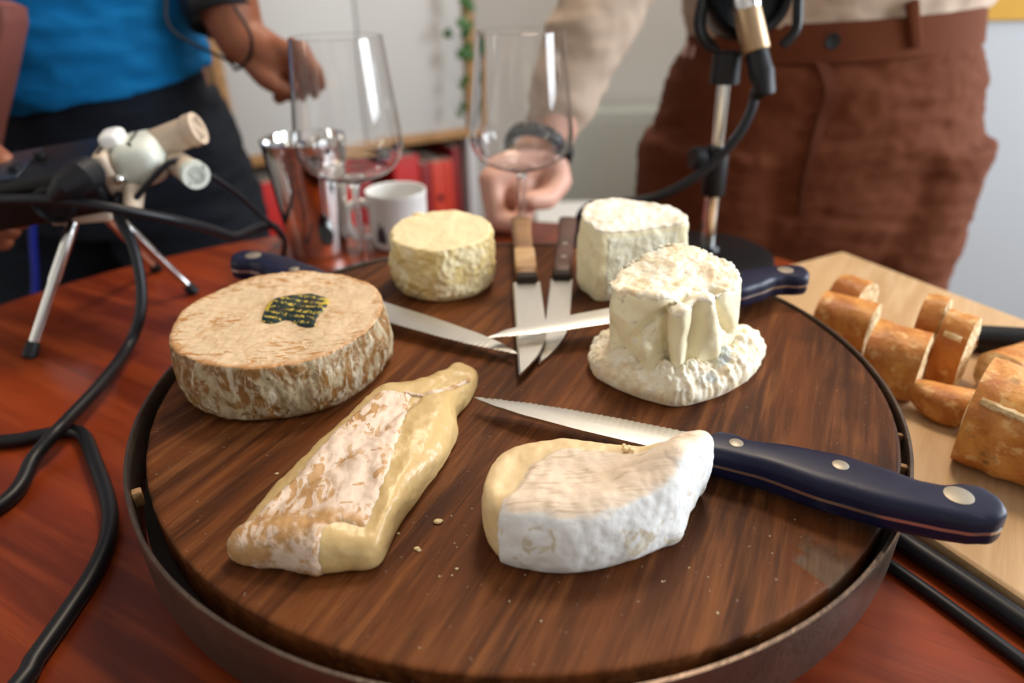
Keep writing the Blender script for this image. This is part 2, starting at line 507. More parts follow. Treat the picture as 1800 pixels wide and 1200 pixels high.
sidec = t.mix(t.ss(sn, .42, .56), (.42, .33, .20), (.235, .105, .022))
sidec = t.mix(t.mul(t.ss(sn2, .54, .64), .75), sidec, (.60, .52, .39))
sidec = t.mix(t.mul(t.ss(t.noise(210, 3), .60, .68), .8), sidec, (.16, .075, .022))
t.set(Base_Color=t.mix(top, sidec, topc)); t.bump(t.math('ADD', t.mul(lmask, -.6), t.mul(sn2, 1.0)), .45, .0012); M['washed'] = t.m

t = cheese_mat('ripe paste', 0, .34, .5)
n1 = t.noise(45, 4); wr = t.noise(1, 3, .6, t.mp((260, 120, 400), rot=(0, 0, radians(35))), .8)
t.set(Base_Color=t.mix(n1, (.50, .335, .135), (.60, .43, .20))); t.bump(wr, .25, .0010); M['paste'] = t.m
t = cheese_mat('mottled white rind', 0, .6, .15)
nA = t.noise(1, 4, .6, t.mp((150, 75, 150), rot=(0, 0, radians(28))), 1.6); pA = t.noise(38, 3, .6)
k = t.mul(t.ss(nA, .51, .55), t.ss(pA, .38, .54)); front = t.attr('front')
k2 = t.mul(front, t.ss(t.noise(95, 4, .6), .42, .56)); k = t.math('MAXIMUM', k, k2)
c = t.mix(t.noise(60, 3), (.60, .44, .32), (.69, .545, .43)); br = t.attr('brown'); k = t.math('MAXIMUM', k, t.mul(t.ss(t.math('ADD', br, t.mul(t.noise(150, 4, .6), .6)), .62, .72), .95))
c = t.mix(k, c, t.mix(t.noise(120, 3), (.36, .18, .06), (.52, .30, .12)))
t.set(Base_Color=c); t.bump(t.math('ADD', t.mul(k, -1.0), t.noise(300, 3)), .35, .0009); M['brie_rind'] = t.m
t = cheese_mat('pale ripe paste', 0, .42, .45)
t.set(Base_Color=t.mix(t.noise(40, 3), (.70, .50, .255), (.78, .60, .35))); t.bump(t.noise(1, 3, .6, t.mp((500, 160, 300))), .2, .0007); M['camembert_paste'] = t.m
t = cheese_mat('bloomy white rind', 0, .7, .12)
nz = t.nz(); top = t.ss(nz, .5, .85)
ln = t.noise(1, 3, .6, t.mp((50, 420, 60), rot=(0, 0, radians(-14))), .9)
tc = t.mix(t.mul(t.ss(ln, .55, .62), .65), t.mix(t.noise(30, 3), (.70, .54, .39), (.76, .62, .48)), (.46, .33, .20))
sp = t.mul(t.ss(t.noise(1, 3, .6, t.mp((120, 120, 90)), 1.0), .58, .64), t.ss(t.noise(25, 2), .42, .58))
scol = t.mix(t.mul(sp, .75), t.mix(t.noise(25, 3), (.74, .73, .70), (.82, .81, .78)), (.60, .50, .33))
t.set(Base_Color=t.mix(top, scol, tc)); t.bump(t.math('ADD', t.mul(t.mul(ln, top), .9), t.noise(140, 5, .65)), .5, .0011); M['bloomy'] = t.m
t = cheese_mat('buttery goat rind', 0, .55, .3)
nz = t.nz(); top = t.ss(nz, .5, .8); n1 = t.noise(70, 4, .6, None, 1.0)
t.set(Base_Color=t.mix(top, t.mix(t.ss(n1, .35, .65), (.70, .52, .20), (.80, .68, .42)), t.mix(n1, (.74, .57, .30), (.80, .67, .41))))
t.bump(t.math('ADD', t.noise(90, 4, .6), t.mul(t.noise(500, 2), .4)), .5, .0016); M['goat'] = t.m
t = cheese_mat('ivory paste', 0, .5, .2, (1, .7, .4), .002); n1 = t.noise(40, 3)
t.set(Base_Color=t.mix(n1, (.86, .745, .47), (.90, .82, .585))); t.bump(t.noise(120, 3), .12, .0009); M['ivory'] = t.m
t = cheese_mat('chalky core', 0, .75, .25)
t.set(Base_Color=t.mix(t.noise(160, 4), (.77, .70, .50), (.85, .80, .63))); t.bump(t.noise(420, 5, .7), .9, .0016); M['chalky'] = t.m
t = cheese_mat('wrinkled white rind', 0, .65, .25)
n1 = t.noise(70, 4, .6, None, .8)
c = t.mix(t.ss(n1, .35, .7), (.84, .70, .47), (.88, .83, .70)); c = t.mix(t.mul(t.ss(t.noise(42, 3, .6), .58, .70), .55), c, (.78, .52, .31))
bl = t.mul(t.ss(t.noise(30, 2, .5, t.mp(loc=(5, 2, 1))), .66, .72), .55); c = t.mix(bl, c, (.42, .60, .72))
t.set(Base_Color=c); t.bump(t.math('ADD', t.noise(190, 4, .65, None, .6), t.mul(n1, .6)), .5, .0014); M['wrinkled'] = t.m
t = cheese_mat('pale top rind', 0, .65, .2)
n1 = t.noise(55, 4, .6, None, 1.0); c = t.mix(t.ss(n1, .35, .7), (.82, .72, .56), (.87, .82, .72)); c = t.mix(t.mul(t.ss(t.noise(32, 4, .6), .57, .66), .55), c, (.58, .38, .24))
t.set(Base_Color=c); t.bump(n1, .4, .0014); M['pale_rind'] = t.m
t = NT('dark green label with yellow script')
x, y, z = t.xyz()
rows = t.math('SINE', t.math('ADD', t.mul(t.math('ADD', t.mul(y, 1.0), t.mul(x, .35)), 1050.0), t.mul(t.noise(160, 2), 5.0)))
sc = t.noise(1, 3, .65, t.mp((520, 170, 200), rot=(0, 0, radians(-14))), 1.0)
k = t.mul(t.ss(rows, -.1, .4), t.ss(sc, .50, .55))
t.set(Base_Color=t.mix(k, t.mix(t.noise(120, 2), (.0025, .010, .008), (.006, .022, .016)), (.50, .38, .05)), Roughness=.28); M['label'] = t.m
M['label_edge'] = plain('gold label border', (.50, .36, .03), .35, 0, .2, 200)
def crust(name):
    t = NT(name); n1 = t.noise(38, 4, .6, None, .6); n2 = t.noise(120, 4, .6)
    c = t.mix(t.ss(n1, .30, .72), (.42, .125, .018), (.74, .34, .075)); c = t.mix(t.mul(t.ss(n2, .54, .68), .65), c, (.82, .54, .22))
    c = t.mix(t.mul(t.ss(t.noise(60, 3), .66, .76), .8), c, (.14, .035, .008))
    t.set(Base_Color=c, Roughness=.45); t.bump(t.math('ADD', n2, t.noise(260, 3)), .5, .0016); return t.m
M['crust'] = crust('golden bread crust')
t = NT('bread crumb'); t.set(Base_Color=t.mix(t.ss(t.noise(170, 4, .6), .35, .65), (.52, .33, .14), (.80, .63, .38)), Roughness=.85); t.bump(t.vor(220), .8, .002); M['crumb'] = t.m

ZT = 0.745; ZB = 0.800          # table top, board top
# ------------------------------------------------------------------ the room
def struct(name, mb, mat, smooth=False):
    o = mb.build(name, mat, None, smooth, 0); o['kind'] = 'structure'; return o
X0, X1, Y0, Y1, ZC = -2.1, 2.1, -1.6, 2.5, 2.5
struct('floor', MB().box(((X0 + X1) / 2, (Y0 + Y1) / 2, -.02), (X1 - X0, Y1 - Y0, .04)), M['floor'])
struct('ceiling', MB().box(((X0 + X1) / 2, (Y0 + Y1) / 2, ZC + .02), (X1 - X0, Y1 - Y0, .04)), M['ceiling'])
struct('wall_back', MB().box(((X0 + X1) / 2, Y1 + .03, ZC / 2), (X1 - X0 + .12, .06, ZC)), M['wall'])
struct('wall_left', MB().box((X0 - .03, (Y0 + Y1) / 2, ZC / 2), (.06, Y1 - Y0, ZC)), M['wall'])
struct('wall_front', MB().box(((X0 + X1) / 2, Y0 - .03, ZC / 2), (X1 - X0 + .12, .06, ZC)), M['wall'])
struct('wall_return', MB().box((1.47, 1.98, ZC / 2), (1.26, 1.04, ZC)), M['wall_dimmed'])
struct('wall_right', MB().box((X1 + .03, (Y0 + Y1) / 2, ZC / 2), (.06, Y1 - Y0, ZC)), M['wall'])

# round mahogany table
TC = Vector((-.063, .293, 0)); TR = .475
tb = empty('round_table', (TC.x, TC.y, 0)); tag(tb, 'round red mahogany table carrying the cheese board and glasses', 'table')
prof = [(.02, .715), (TR - .02, .715), (TR - .006, .720), (TR, .729), (TR - .001, .738), (TR - .006, .7435), (TR - .014, ZT), (TR * .8, ZT), (TR * .5, ZT), (.02, ZT)]
MB().lathe(prof, (0, 0, 0), 160).build('table_top', M['table'], tb)
MB().lathe([(.03, .10), (.035, .14), (.045, .22), (.034, .34), (.030, .50), (.04, .62), (.06, .69), (.16, .7155)], (0, 0, 0), 32).build('pedestal', M['table'], tb)
for k in range(3):
    a = radians(30 + 120 * k); d = Vector((cos(a), sin(a), 0))
    MB().tube(cr([d * .01 + Vector((0, 0, .16)), d * .15 + Vector((0, 0, .13)), d * .28 + Vector((0, 0, .05)), d * .36 + Vector((0, 0, .022))], 14, False), [.032 - .0008 * i for i in range(14)]).build('foot', M['table'], tb)

# round cheese board: worn wooden disc in an iron hoop on a turntable foot
BC = Vector((.002, .332, 0)); BR = .2002
bd = empty('cheese_board', (BC.x, BC.y, ZT)); tag(bd, 'large round dark wooden cheese board in an iron hoop on the red table', 'board')
H = ZB - ZT
chip_a = atan2(at(1492, 1030, ZB).y - BC.y, at(1492, 1030, ZB).x - BC.x)
DC = Vector((.0024, .0024, 0)); DR = .1940
rad = [0.0, .04, .08, .11, .13, .145] + [.15 + .0012 * i for i in range(int((DR - .0015 - .15) / .0012))] + [DR - .0015, DR - .0006, DR]
N = 420; mb = MB(); rings = []; chipv = []
def chip_mask(a, r):
    da = (a - chip_a + pi) % (2 * pi) - pi
    s = da * DR; e = (DR - r)
    wob = .0012 * noise.noise(Vector((s * 300, e * 300, 0)))
    return max(0, min(1, (.0085 - abs(s) + wob * 2) / .0015)) * max(0, min(1, (.0175 + s * .35 - e + wob * 4) / .002))
for r in rad:
    ring = []
    for j in range(N):
        a = 2 * pi * j / N
        cm = chip_mask(a, r)
        wav = .0004 * noise.noise(Vector((cos(a) * 4, sin(a) * 4, 0))) * (r / DR)
        rr = r + (wav + .0003 * noise.noise(Vector((cos(a) * 40, sin(a) * 40, 3)))) * (1 if r > .18 else 0)
        z = H - (.0022 + .0008 * noise.noise(Vector((a * 400, r * 60, 0)))) * cm
        if r >= DR - .0001: z -= .0010
        elif r >= DR - .0007: z -= .0003
        z -= .0004 * max(0, noise.noise(Vector((cos(a) * r * 30, sin(a) * r * 30, 5)))) * (r > .02)
        ring.append(DC + Vector((max(rr, .0005) * cos(a), max(rr, .0005) * sin(a), z)))
        chipv.append(cm)
    rings.append(ring)
ring = [p.copy() for p in rings[-1]]
for p in ring: p.z = H - .020
rings.append(ring); chipv += [0] * N
mb.loft(rings)
disc = mb.build('wooden_disc', M['board'], bd, True, 50)
at_ = disc.data.attributes.new('chip', 'FLOAT', 'POINT'); at_.data.foreach_set('value', chipv[:len(disc.data.vertices)])
# splintered patch colour lives in the same wood
mt = M['board']; nt = mt.node_tree; bs = nt.nodes['Principled BSDF']
src = bs.inputs['Base Color'].links[0].from_socket
an = nt.nodes.new('ShaderNodeAttribute'); an.attribute_name = 'chip'
mx = nt.nodes.new('ShaderNodeMix'); mx.data_type = 'RGBA'; tn = nt.nodes.new('ShaderNodeTexNoise'); tn.inputs['Scale'].default_value = 1.0; tn.inputs['Detail'].default_value = 4; tc_ = nt.nodes.new('ShaderNodeTexCoord'); mp_ = nt.nodes.new('ShaderNodeMapping'); mp_.inputs['Rotation'].default_value = (0, 0, -radians(66)); mp2_ = nt.nodes.new('ShaderNodeMapping'); mp2_.inputs['Scale'].default_value = (60, 600, 60); nt.links.new(tc_.outputs['Object'], mp_.inputs[0]); nt.links.new(mp_.outputs[0], mp2_.inputs[0]); nt.links.new(mp2_.outputs[0], tn.inputs['Vector'])
rp = nt.nodes.new('ShaderNodeMix'); rp.data_type = 'RGBA'; rp.inputs[6].default_value = (.035, .017, .008, 1); rp.inputs[7].default_value = (.17, .10, .058, 1)
nt.links.new(tn.outputs[0], rp.inputs[0]); nt.links.new(an.outputs['Fac'], mx.inputs[0]); nt.links.new(src, mx.inputs[6]); nt.links.new(rp.outputs[2], mx.inputs[7]); nt.links.new(mx.outputs[2], bs.inputs['Base Color'])
HB = .770 - ZT; mb = MB(); rings = []
for r, z in ((BR - .0022, HB), (BR - .0003, HB), (BR, HB + .0006), (BR, H - .0006), (BR - .0004, H + .0008), (BR - .0018, H + .0009), (BR - .0022, H + .0003), (BR - .0023, H - .010)):
    rings.append([Vector(((r + .0003 * noise.noise(Vector((cos(2 * pi * j / 240) * 5, sin(2 * pi * j / 240) * 5, 1)))) * cos(2 * pi * j / 240), (r + .0003 * noise.noise(Vector((cos(2 * pi * j / 240) * 5, sin(2 * pi * j / 240) * 5, 1)))) * sin(2 * pi * j / 240), z)) for j in range(240)])
rings.append(rings[0]); mb.loft(rings, False, False).build('iron_hoop', M['iron'], bd, True, 50)
MB().lathe([(.01, HB + .004), (BR - .0035, HB + .004), (BR - .0035, H - .021), (.01, H - .021)], (0, 0, 0), 96).build('backing', M['iron_dark'], bd)
MB().lathe([(.01, 0), (.095, 0), (.098, .003), (.096, .008), (.085, .012), (.085, HB + .003), (.01, HB + .003)], (0, 0, 0), 64).build('turntable_foot', M['iron_dark'], bd)
for px, py, sz in ((233, 860, .004), (1594, 815, .003), (1588, 760, .0025)):
    q = at(px, py, ZB); a = atan2(q.y - BC.y, q.x - BC.x)
    MB().box((cos(a) * (BR - .0045), sin(a) * (BR - .0045), H - .005), (.0042, sz, .008), Matrix.Rotation(a, 3, 'Z'), .0006).build('shim', M['handle_oak'], bd)

# ------------------------------------------------------------------ cheeses
def V3(p, z=None):
    p = Vector(p); 
    if z is not None: p.z = z
    return p
def K(b, bz, tp, tz):                   # a (base, top) pair from two points of the outline
    return (V3(at(b[0], b[1], bz)), V3(at(tp[0], tp[1], tz)))

# 1 washed-rind wheel
wc = Vector((-.1275, .339, ZB)); WR = .0590
keys = []
for k in range(26):
    a = 2 * pi * k / 26
    rb = WR * .955 * (1 + .018 * noise.noise(Vector((cos(a) * 1.6, sin(a) * 1.6, .3)))) 
    rt_ = WR * 1.0 * (1 + .022 * noise.noise(Vector((cos(a) * 1.3, sin(a) * 1.3, 4.3))))
    zt = .0345 + .0018 * noise.noise(Vector((cos(a) * 1.2, sin(a) * 1.2, 9))) + .0012 * sin(a)
    keys.append((Vector((rb * cos(a), rb * sin(a), 0)), Vector((rt_ * .955 * cos(a), rt_ * .955 * sin(a), zt))))
wheel = cheese_block('washed_rind_cheese', keys, 0.0, M['washed'], 14, 30, 44, .30, .0340, .003, .0016,
    [(36, .0018, False), ((110, 110, 60), .0011, False), ((260, 260, 150), .0007, True)], lambda co, n: .35 + .65 * (1 - min(1, max(0, n.z))))
wheel.location = wc; tag(wheel, 'whole round washed-rind cheese, orange veined, with a dark green label on top', 'cheese')
# paper label, torn outline
lp = [(461, 556), (470, 535), (492, 524), (530, 517), (553, 516), (579, 529), (570, 545), (556, 560), (553, 574), (530, 572), (512, 562), (500, 560), (484, 566), (464, 566)]
pts = [at(px, py, ZB + .0345) - wc for px, py in lp]; pts = cr(pts, 60)
c = sum(pts, Vector()) / len(pts); mb = MB(); rings = []
def topz(x, y):
    hit, loc, nn, i = wheel.ray_cast(Vector((x, y, .06)), Vector((0, 0, -1))); return loc.z if hit else .034
for s, dz in ((1.0, -.0004), (1.0, .0005), (.97, .0008), (.85, .0009), (.7, .0009), (.55, .0009), (.4, .0009), (.25, .0009), (.1, .0009)):
    rings.append([Vector(((p.x - c.x) * s + c.x, (p.y - c.y) * s + c.y, topz((p.x - c.x) * s + c.x, (p.y - c.y) * s + c.y) + dz)) for p in pts])
lb = mb.loft(rings, False, True).build('paper_label', M['label'], wheel); lb['label'] = 'dark green paper label with yellow script'
lb.data.materials.append(M['label_edge'])
for p in lb.data.polygons:
    q = p.center - c
    if q.x > .0125 and q.y > .0030 or q.x < -.0165: p.material_index = 1

# 2 runny brie slab
keys = [K((413, 982), ZB, (447, 916), .812), K((450, 996), ZB, (480, 912), .8145), K((500, 1001), ZB, (520, 910), .8165), K((560, 1013), ZB, (583, 912), .8175), K((615, 1008), ZB, (620, 918), .8155), K((668, 997), ZB, (655, 925), .8145),
        K((703, 930), ZB, (682, 880), .8165), K((738, 880), ZB, (700, 800), .818), K((775, 830), ZB, (715, 755), .8185), K((803, 776), ZB, (735, 715), .8185), K((803, 738), ZB, (752, 692), .817),
        K((828, 706), ZB, (800, 682), .8125), K((838, 668), .802, (822, 668), .811), K((805, 640), .808, (800, 652), .8125), K((770, 655), .810, (768, 667), .815), K((725, 671), .812, (728, 682), .817), K((665, 680), .814, (682, 693), .8195),
        K((600, 740), .814, (622, 748), .8205), K((552, 788), .813, (575, 795), .820), K((505, 838), .811, (530, 840), .8185), K((455, 905), .806, (478, 890), .8155), K((428, 950), .803, (448, 925), .8125)]
slab = cheese_block('brie_slab', keys, ZB, M['paste'], 14, 24, 34, .62, .8195, .002, .0012, [(70, .0009, False), (200, .00035, False)])
tag(slab, 'long runny brie slab with mottled rind on top, in front of the whole cheese', 'cheese')
zr = .818
rp_ = [V3(at(px, py, z_)) for px, py, z_ in ((672, 690, zr), (722, 690, zr), (716, 720, zr), (702, 770, zr), (680, 830, zr), (652, 890, zr), (640, 922, .816), (592, 916, .8175), (575, 925, .8165), (566, 1000, .803), (570, 1050, ZB), (380, 1020, ZB), (400, 950, .806), (455, 905, .8135), (520, 838, .818), (610, 746, zr))]
br_ = rind_shell('brie_rind', slab, lambda co, n: poly_sd(co, rp_), M['brie_rind'], .0011, [(180, .00035, False), ((300, 120, 300), .00025, True)], None, .0007)
br_['label'] = 'pinkish white mottled rind'
fa = br_.data.attributes.new('front', 'FLOAT', 'POINT')
bw = br_.data.attributes.new('brown', 'FLOAT', 'POINT')
Pb = lambda *q: [V3(at(px, py, .8185)) for px, py in q]
bl_ = [(Pb((540, 868), (556, 838), (565, 810), (582, 772)), .0036), (Pb((592, 762), (622, 768), (650, 786)), .0022), (Pb((655, 795), (670, 792), (675, 812), (662, 835)), .0022), (Pb((500, 880), (520, 868), (545, 862)), .0024), (Pb((612, 735), (625, 720)), .0016), (Pb((640, 722), (636, 745)), .0014), (Pb((600, 884), (622, 880), (645, 868)), .0009), (Pb((622, 852), (640, 846)), .0012), (Pb((600, 812), (618, 806)), .0012), (Pb((612, 830), (628, 822)), .0012), (Pb((430, 930), (480, 912), (560, 915)), .0034)]
vals = []
for v in br_.data.vertices:
    q = 0
    for pl_, wd_ in bl_:
        for a_, b_ in zip(pl_, pl_[1:]):
            e = b_ - a_; t = max(0, min(1, (v.co - a_).dot(e) / e.dot(e))); q = max(q, math.exp(-((v.co - a_ - e * t).length / wd_) ** 2))
    vals.append(q * .68 * (.8 + .6 * noise.noise(v.co * 330)))
bw.data.foreach_set('value', vals)
f0 = V3(at(440, 905, .815)); f1 = V3(at(600, 905, .8175)); fd = (f1 - f0); fd.z = 0; fn_ = Vector((fd.y, -fd.x, 0)).normalized()
fa.data.foreach_set('value', [max(0, min(1, ((v.co - f0).dot(fn_) + .003 + .003 * noise.noise(v.co * 120)) / .004)) for v in br_.data.vertices])
# spur of rind running into the narrow end
sp = [V3(at(px, py, z_)) for px, py, z_ in ((712, 690, .8178), (745, 694, .8170), (770, 690, .8155), (795, 681, .8130), (825, 668, .811))]
def ride(o, p, lift):
    hit, loc, nn, i = o.ray_cast(Vector((p.x, p.y, .9)), Vector((0, 0, -1))); return loc + Vector((0, 0, lift)) if hit else p
sp = [ride(slab, p, .0002) for p in cr(sp, 26, False)]
s2 = MB().tube(sp, [.0011 + .0005 * noise.noise(Vector((i * .9, 0, 0))) for i in range(26)], 8).build('rind_crease', M['brie_rind'], slab)
br_.parent = slab

# 3 half camembert
keys = [K((862, 968), ZB, (888, 872), .826), K((888, 993), ZB, (905, 868), .8275), K((945, 1003), ZB, (955, 864), .828), K((1005, 1007), ZB, (1005, 860), .8285), K((1060, 1000), ZB, (1060, 850), .829), K((1115, 983), ZB, (1110, 836), .8305), K((1170, 957), ZB, (1155, 815), .8330), K((1205, 915), ZB, (1180, 800), .8360),
        K((1230, 875), .802, (1194, 794), .8370), K((1236, 850), .806, (1202, 789), .8368), K((1224, 818), .815, (1198, 782), .8362), K((1165, 800), .822, (1165, 787), .8325), K((1120, 793), .824, (1120, 791), .8295), K((1060, 783), .824, (1060, 787), .8280), K((990, 773), .822, (995, 780), .8265), K((945, 785), .819, (955, 792), .8255),
        K((895, 808), .814, (912, 818), .8245), K((868, 842), .810, (890, 840), .8250), K((855, 890), .806, (880, 858), .8255), K((853, 935), .801, (880, 868), .8258)]
camb = cheese_block('camembert_half', keys, ZB, M['camembert_paste'], 14, 30, 34, .42, .8262, .002, .0010, [(60, .0009, False), (190, .00035, False)], smo=14)
crease(camb, [([V3(aty(1188, 800, .236)), V3(aty(1184, 850, .214)), V3(aty(1178, 930, .200))], .0055, .0030), ([V3(aty(1160, 830, .214)), V3(aty(1150, 900, .200))], .0060, -.0018), ([V3(aty(1208, 810, .240)), V3(aty(1212, 860, .226)), V3(aty(1205, 920, .212))], .0050, -.0022), ([V3(at(1190, 788, .837)), V3(at(1150, 806, .834)), V3(at(1100, 832, .830))], .0050, .0022), ([V3(at(1120, 805, .831)), V3(at(1040, 830, .829))], .0090, -.0022)])
tag(camb, 'half camembert with a chalk white rind in front of the nearest navy handled knife', 'cheese')
zc_ = .8272
cl = [V3(at(px, py, z_)) for px, py, z_ in ((985, 787, .8265), (935, 815, .8262), (905, 862, .8272), (893, 905, .818), (878, 985, ZB), (872, 1060, ZB), (1320, 1060, ZB), (1300, 820, .82), (1250, 735, .83), (1190, 766, .834), (1140, 786, .831), (1090, 792, .8285))]
cr_ = rind_shell('camembert_rind', camb, lambda co, n: poly_sd(co, cl), M['bloomy'], .0013, [(44, .0006, False), ((120, 120, 60), .00022, True), (420, .00012, False)], None, .0006)
cr_['label'] = 'white bloomy rind'; cr_.parent = camb
mb = MB()
for px, py, r in ((1100, 789, .0012), (1105, 786, .0010), (1097, 783, .0009), (1112, 791, .0010)): mb.ball(at(px, py, .8295), r, 8)
MB().add(mb.v, mb.f).build('paste_curl', M['camembert_paste'], camb)

# 4 small goat cheese
gc = Vector((-.0480, .4555, ZB)); keys = []
for k in range(24):
    a = 2 * pi * k / 24
    rb = .0355 * (1 + .05 * noise.noise(Vector((cos(a) * 2.2, sin(a) * 2.2, 1.3)))); rt2 = .0365 * (1 + .03 * noise.noise(Vector((cos(a) * 2, sin(a) * 2, 7.1))))
    if .6 < ((a / pi) % 2) < .85: rt2 *= .97
    keys.append((Vector((rb * cos(a), rb * sin(a), 0)), Vector((rt2 * .93 * cos(a), rt2 * .93 * sin(a), .0405 + .0022 * sin(a) * 1.0 + .0012 * noise.noise(Vector((cos(a) * 2, sin(a) * 2, 3)))))))
goat = cheese_block('goat_cheese', keys, 0.0, M['goat'], 12, 28, 26, .36, .0415, .003, .0022, [(75, .0018, False), (130, .0014, True), (300, .0004, False)], lambda co, n: .15 + .85 * (1 - min(1, max(0, n.z))))
goat.location = gc; tag(goat, 'small round pale yellow cheese with crinkled sides at the back of the board', 'cheese')
MB().ball((-.0190, .0285, .0415), .004, 12, (1.3, .8, .5)).build('skin_fold', M['goat'], goat)

# 5 tall wedge of white cheese behind
c1 = Vector((.0585, .4165, 0)); c2 = Vector((.0470, .4400, 0)); c3 = Vector((.0540, .4620, 0)); c4 = Vector((.0860, .4700, 0)); c5 = Vector((.1120, .4560, 0)); c6 = Vector((.1190, .4360, 0)); c7 = Vector((.1000, .4280, 0)); c8 = Vector((.0790, .4215, 0))
def kp(b, z, sx=0.0, sy=0.0): return (V3((b.x, b.y, 0), ZB), V3((b.x + sx, b.y + sy, z)))
keys = [kp(c1, .8500, .002, .001), kp(Vector((.0515, .4290, 0)), .8515, .004, .001), kp(c2, .8525, .005, -.001), kp(c3, .8545, .003, -.002), kp(Vector((.0680, .4700, 0)), .8545, 0, -.003), kp(c4, .8535, 0, -.003), kp(c5, .8520, -.003, -.002), kp(c6, .8500, -.004, .0), kp(c7, .8488, -.001, .0015), kp(c8, .8488, 0, .0015)]
tall = cheese_block('cheese_wedge', keys, ZB, M['ivory'], 18, 28, 26, .22, .8530, .002, .0012, [(70, .0012, False), (210, .0004, False)])
tag(tall, 'tall upright wedge of white cheese with a chalky cut face, behind the collapsed one', 'cheese')
tr_ = rind_shell('top_rind', tall, lambda co, n: (n.z - .55) * .006, M['pale_rind'], .0013, [(120, .0008, False), (320, .0004, False)], None, .0011); tr_.parent = tall
fpl = [Vector((.0600, .40, 0)), Vector((.113, .40, 0)), Vector((.111, .4330, 0)), Vector((.100, .4330, 0)), Vector((.0640, .4230, 0))]
ck = rind_shell('cut_face', tall, lambda co, n: min(poly_sd(co, fpl), .8445 - co.z + .002 * noise.noise(co * 90), co.z - .803, .004 * (.6 - n.z)), M['chalky'], .0006, [(380, .00035, False)], None, .0006); ck.parent = tall; ck['label'] = 'crumbly white cut face'

# 6 collapsed white cheese with a frill of rind
keys = [(Vector((.0545, .3230, ZB)), Vector((.0520, .3300, .8500))), (Vector((.0680, .3120, ZB)), Vector((.0680, .3190, .8530))), (Vector((.0830, .3060, ZB)), Vector((.0860, .3150, .8525))), (Vector((.0970, .3090, ZB)), Vector((.1000, .3190, .8520))),
        (Vector((.1110, .3190, ZB)), Vector((.1090, .3290, .8520))), (Vector((.1230, .3320, ZB)), Vector((.1160, .3410, .8530))), (Vector((.1240, .3450, ZB)), Vector((.1165, .3530, .8555))), (Vector((.1130, .3560, ZB)), Vector((.1060, .3610, .8590))),
        (Vector((.0920, .3610, ZB)), Vector((.0900, .3660, .8605))), (Vector((.0740, .3560, ZB)), Vector((.0750, .3610, .8565))), (Vector((.0580, .3430, ZB)), Vector((.0580, .3490, .8510)))]
coll = cheese_block('collapsed_cheese', keys, ZB, M['ivory'], 24, 52, 28, .28, .8555, .002, .0008, [(38, .0022, False), (230, .00025, False)])
O_ = lambda *q: onbody(coll, *q)
crease(coll, [(O_((1208, 522), (1180, 540), (1160, 555), (1140, 572), (1122, 590)), .0028, -.0050), (O_((1168, 560), (1166, 600), (1168, 640), (1172, 680)), .0024, -.0075), (O_((1140, 600), (1142, 630), (1146, 660)), .0052, .0060), (O_((1085, 545), (1110, 570), (1130, 600)), .0050, .0030),
              (O_((1198, 550), (1192, 600), (1190, 660)), .0045, .0045), (O_((1226, 545), (1220, 590), (1212, 650)), .0034, -.0045), (O_((1254, 512), (1262, 545), (1285, 585), (1306, 615)), .0030, -.0065), (O_((1242, 535), (1246, 570), (1252, 620)), .0050, .0042),
              (O_((1075, 580), (1085, 610), (1105, 640)), .0040, -.0036), (O_((1285, 510), (1300, 550)), .0060, .0032), (O_((1062, 525), (1066, 560)), .004, .002)])
me_ = coll.data; nr_ = [v.normal.copy() for v in me_.vertices]
for v, n_ in zip(me_.vertices, nr_):
    if n_.z > .3: v.co.z += .0016 * noise.noise(v.co * 75) + .0011 * noise.noise(v.co * 170)
me_.update()
tag(coll, 'collapsed block of creamy white cheese with a frill of wrinkled rind round its foot', 'cheese')
wr_ = rind_shell('wrinkled_top_rind', coll, lambda co, n: (n.z - .52) * .006, M['wrinkled'], .0008, [(120, .0008, False), (260, .0008, True), (500, .0003, False)], None, .0016); wr_.parent = coll
fr = [at(px, py, ZB + .001) for px, py in ((1042, 655), (1065, 674), (1100, 690), (1140, 704), (1190, 714), (1240, 704), (1290, 684), (1325, 657), (1338, 628), (1325, 603))] + [Vector((.1330, .3530, ZB)), Vector((.116, .3620, ZB)), Vector((.090, .3660, ZB)), Vector((.064, .3600, ZB)), Vector((.0480, .3480, ZB))]
n = 360; base = cr(fr, n); cc = sum(base, Vector()) / n; mb = MB(); rings = []
sec = cr([Vector(p) for p in ((-.03, .0, 0), (.005, .0015, 0), (.025, .0055, 0), (.010, .0090, 0), (-.05, .0125, 0), (-.13, .0150, 0), (-.21, .0172, 0), (-.29, .0190, 0), (-.37, .0180, 0), (-.45, .012, 0))], 60, False)
rings.append([Vector((cc.x + (p.x - cc.x) * .5, cc.y + (p.y - cc.y) * .5, ZB)) for p in base])
for sv in sec:
    ring = []
    for j, p in enumerate(base):
        q = Vector((p.x - cc.x, p.y - cc.y, 0)); aa = 2 * pi * j / n; qc, qs = cos(aa), sin(aa)
        hg = 1.0 + .40 * noise.noise(Vector((qc * 2.2, qs * 2.2, 2)))
        fold = noise.noise(Vector((qc * 7 + sv.x * 2.5, qs * 7, sv.x * 3.0 + 4))) ; f2 = noise.noise(Vector((qc * 19 + sv.x * 6, qs * 19, sv.x * 9)))
        top = min(1, max(0, sv.y / .006))
        s = 1 + sv.x + top * (.030 * fold + .014 * f2)
        ring.append(Vector((cc.x + q.x * s, cc.y + q.y * s, ZB + sv.y * hg * (1 + top * (.16 * fold + .10 * f2)))))
    rings.append(ring)
mb.loft(rings, False, False)
frill = mb.build('rind_frill', M['wrinkled'], None, True, 0)
displace(frill, [(150, .0010, False), ((260, 260, 180), .0010, True), (480, .0003, False)], lambda co, n: min(1, max(0, (co.z - ZB - .0004) / .003)))
frill.parent = coll; frill['label'] = 'wrinkled yellowish white rind frill'

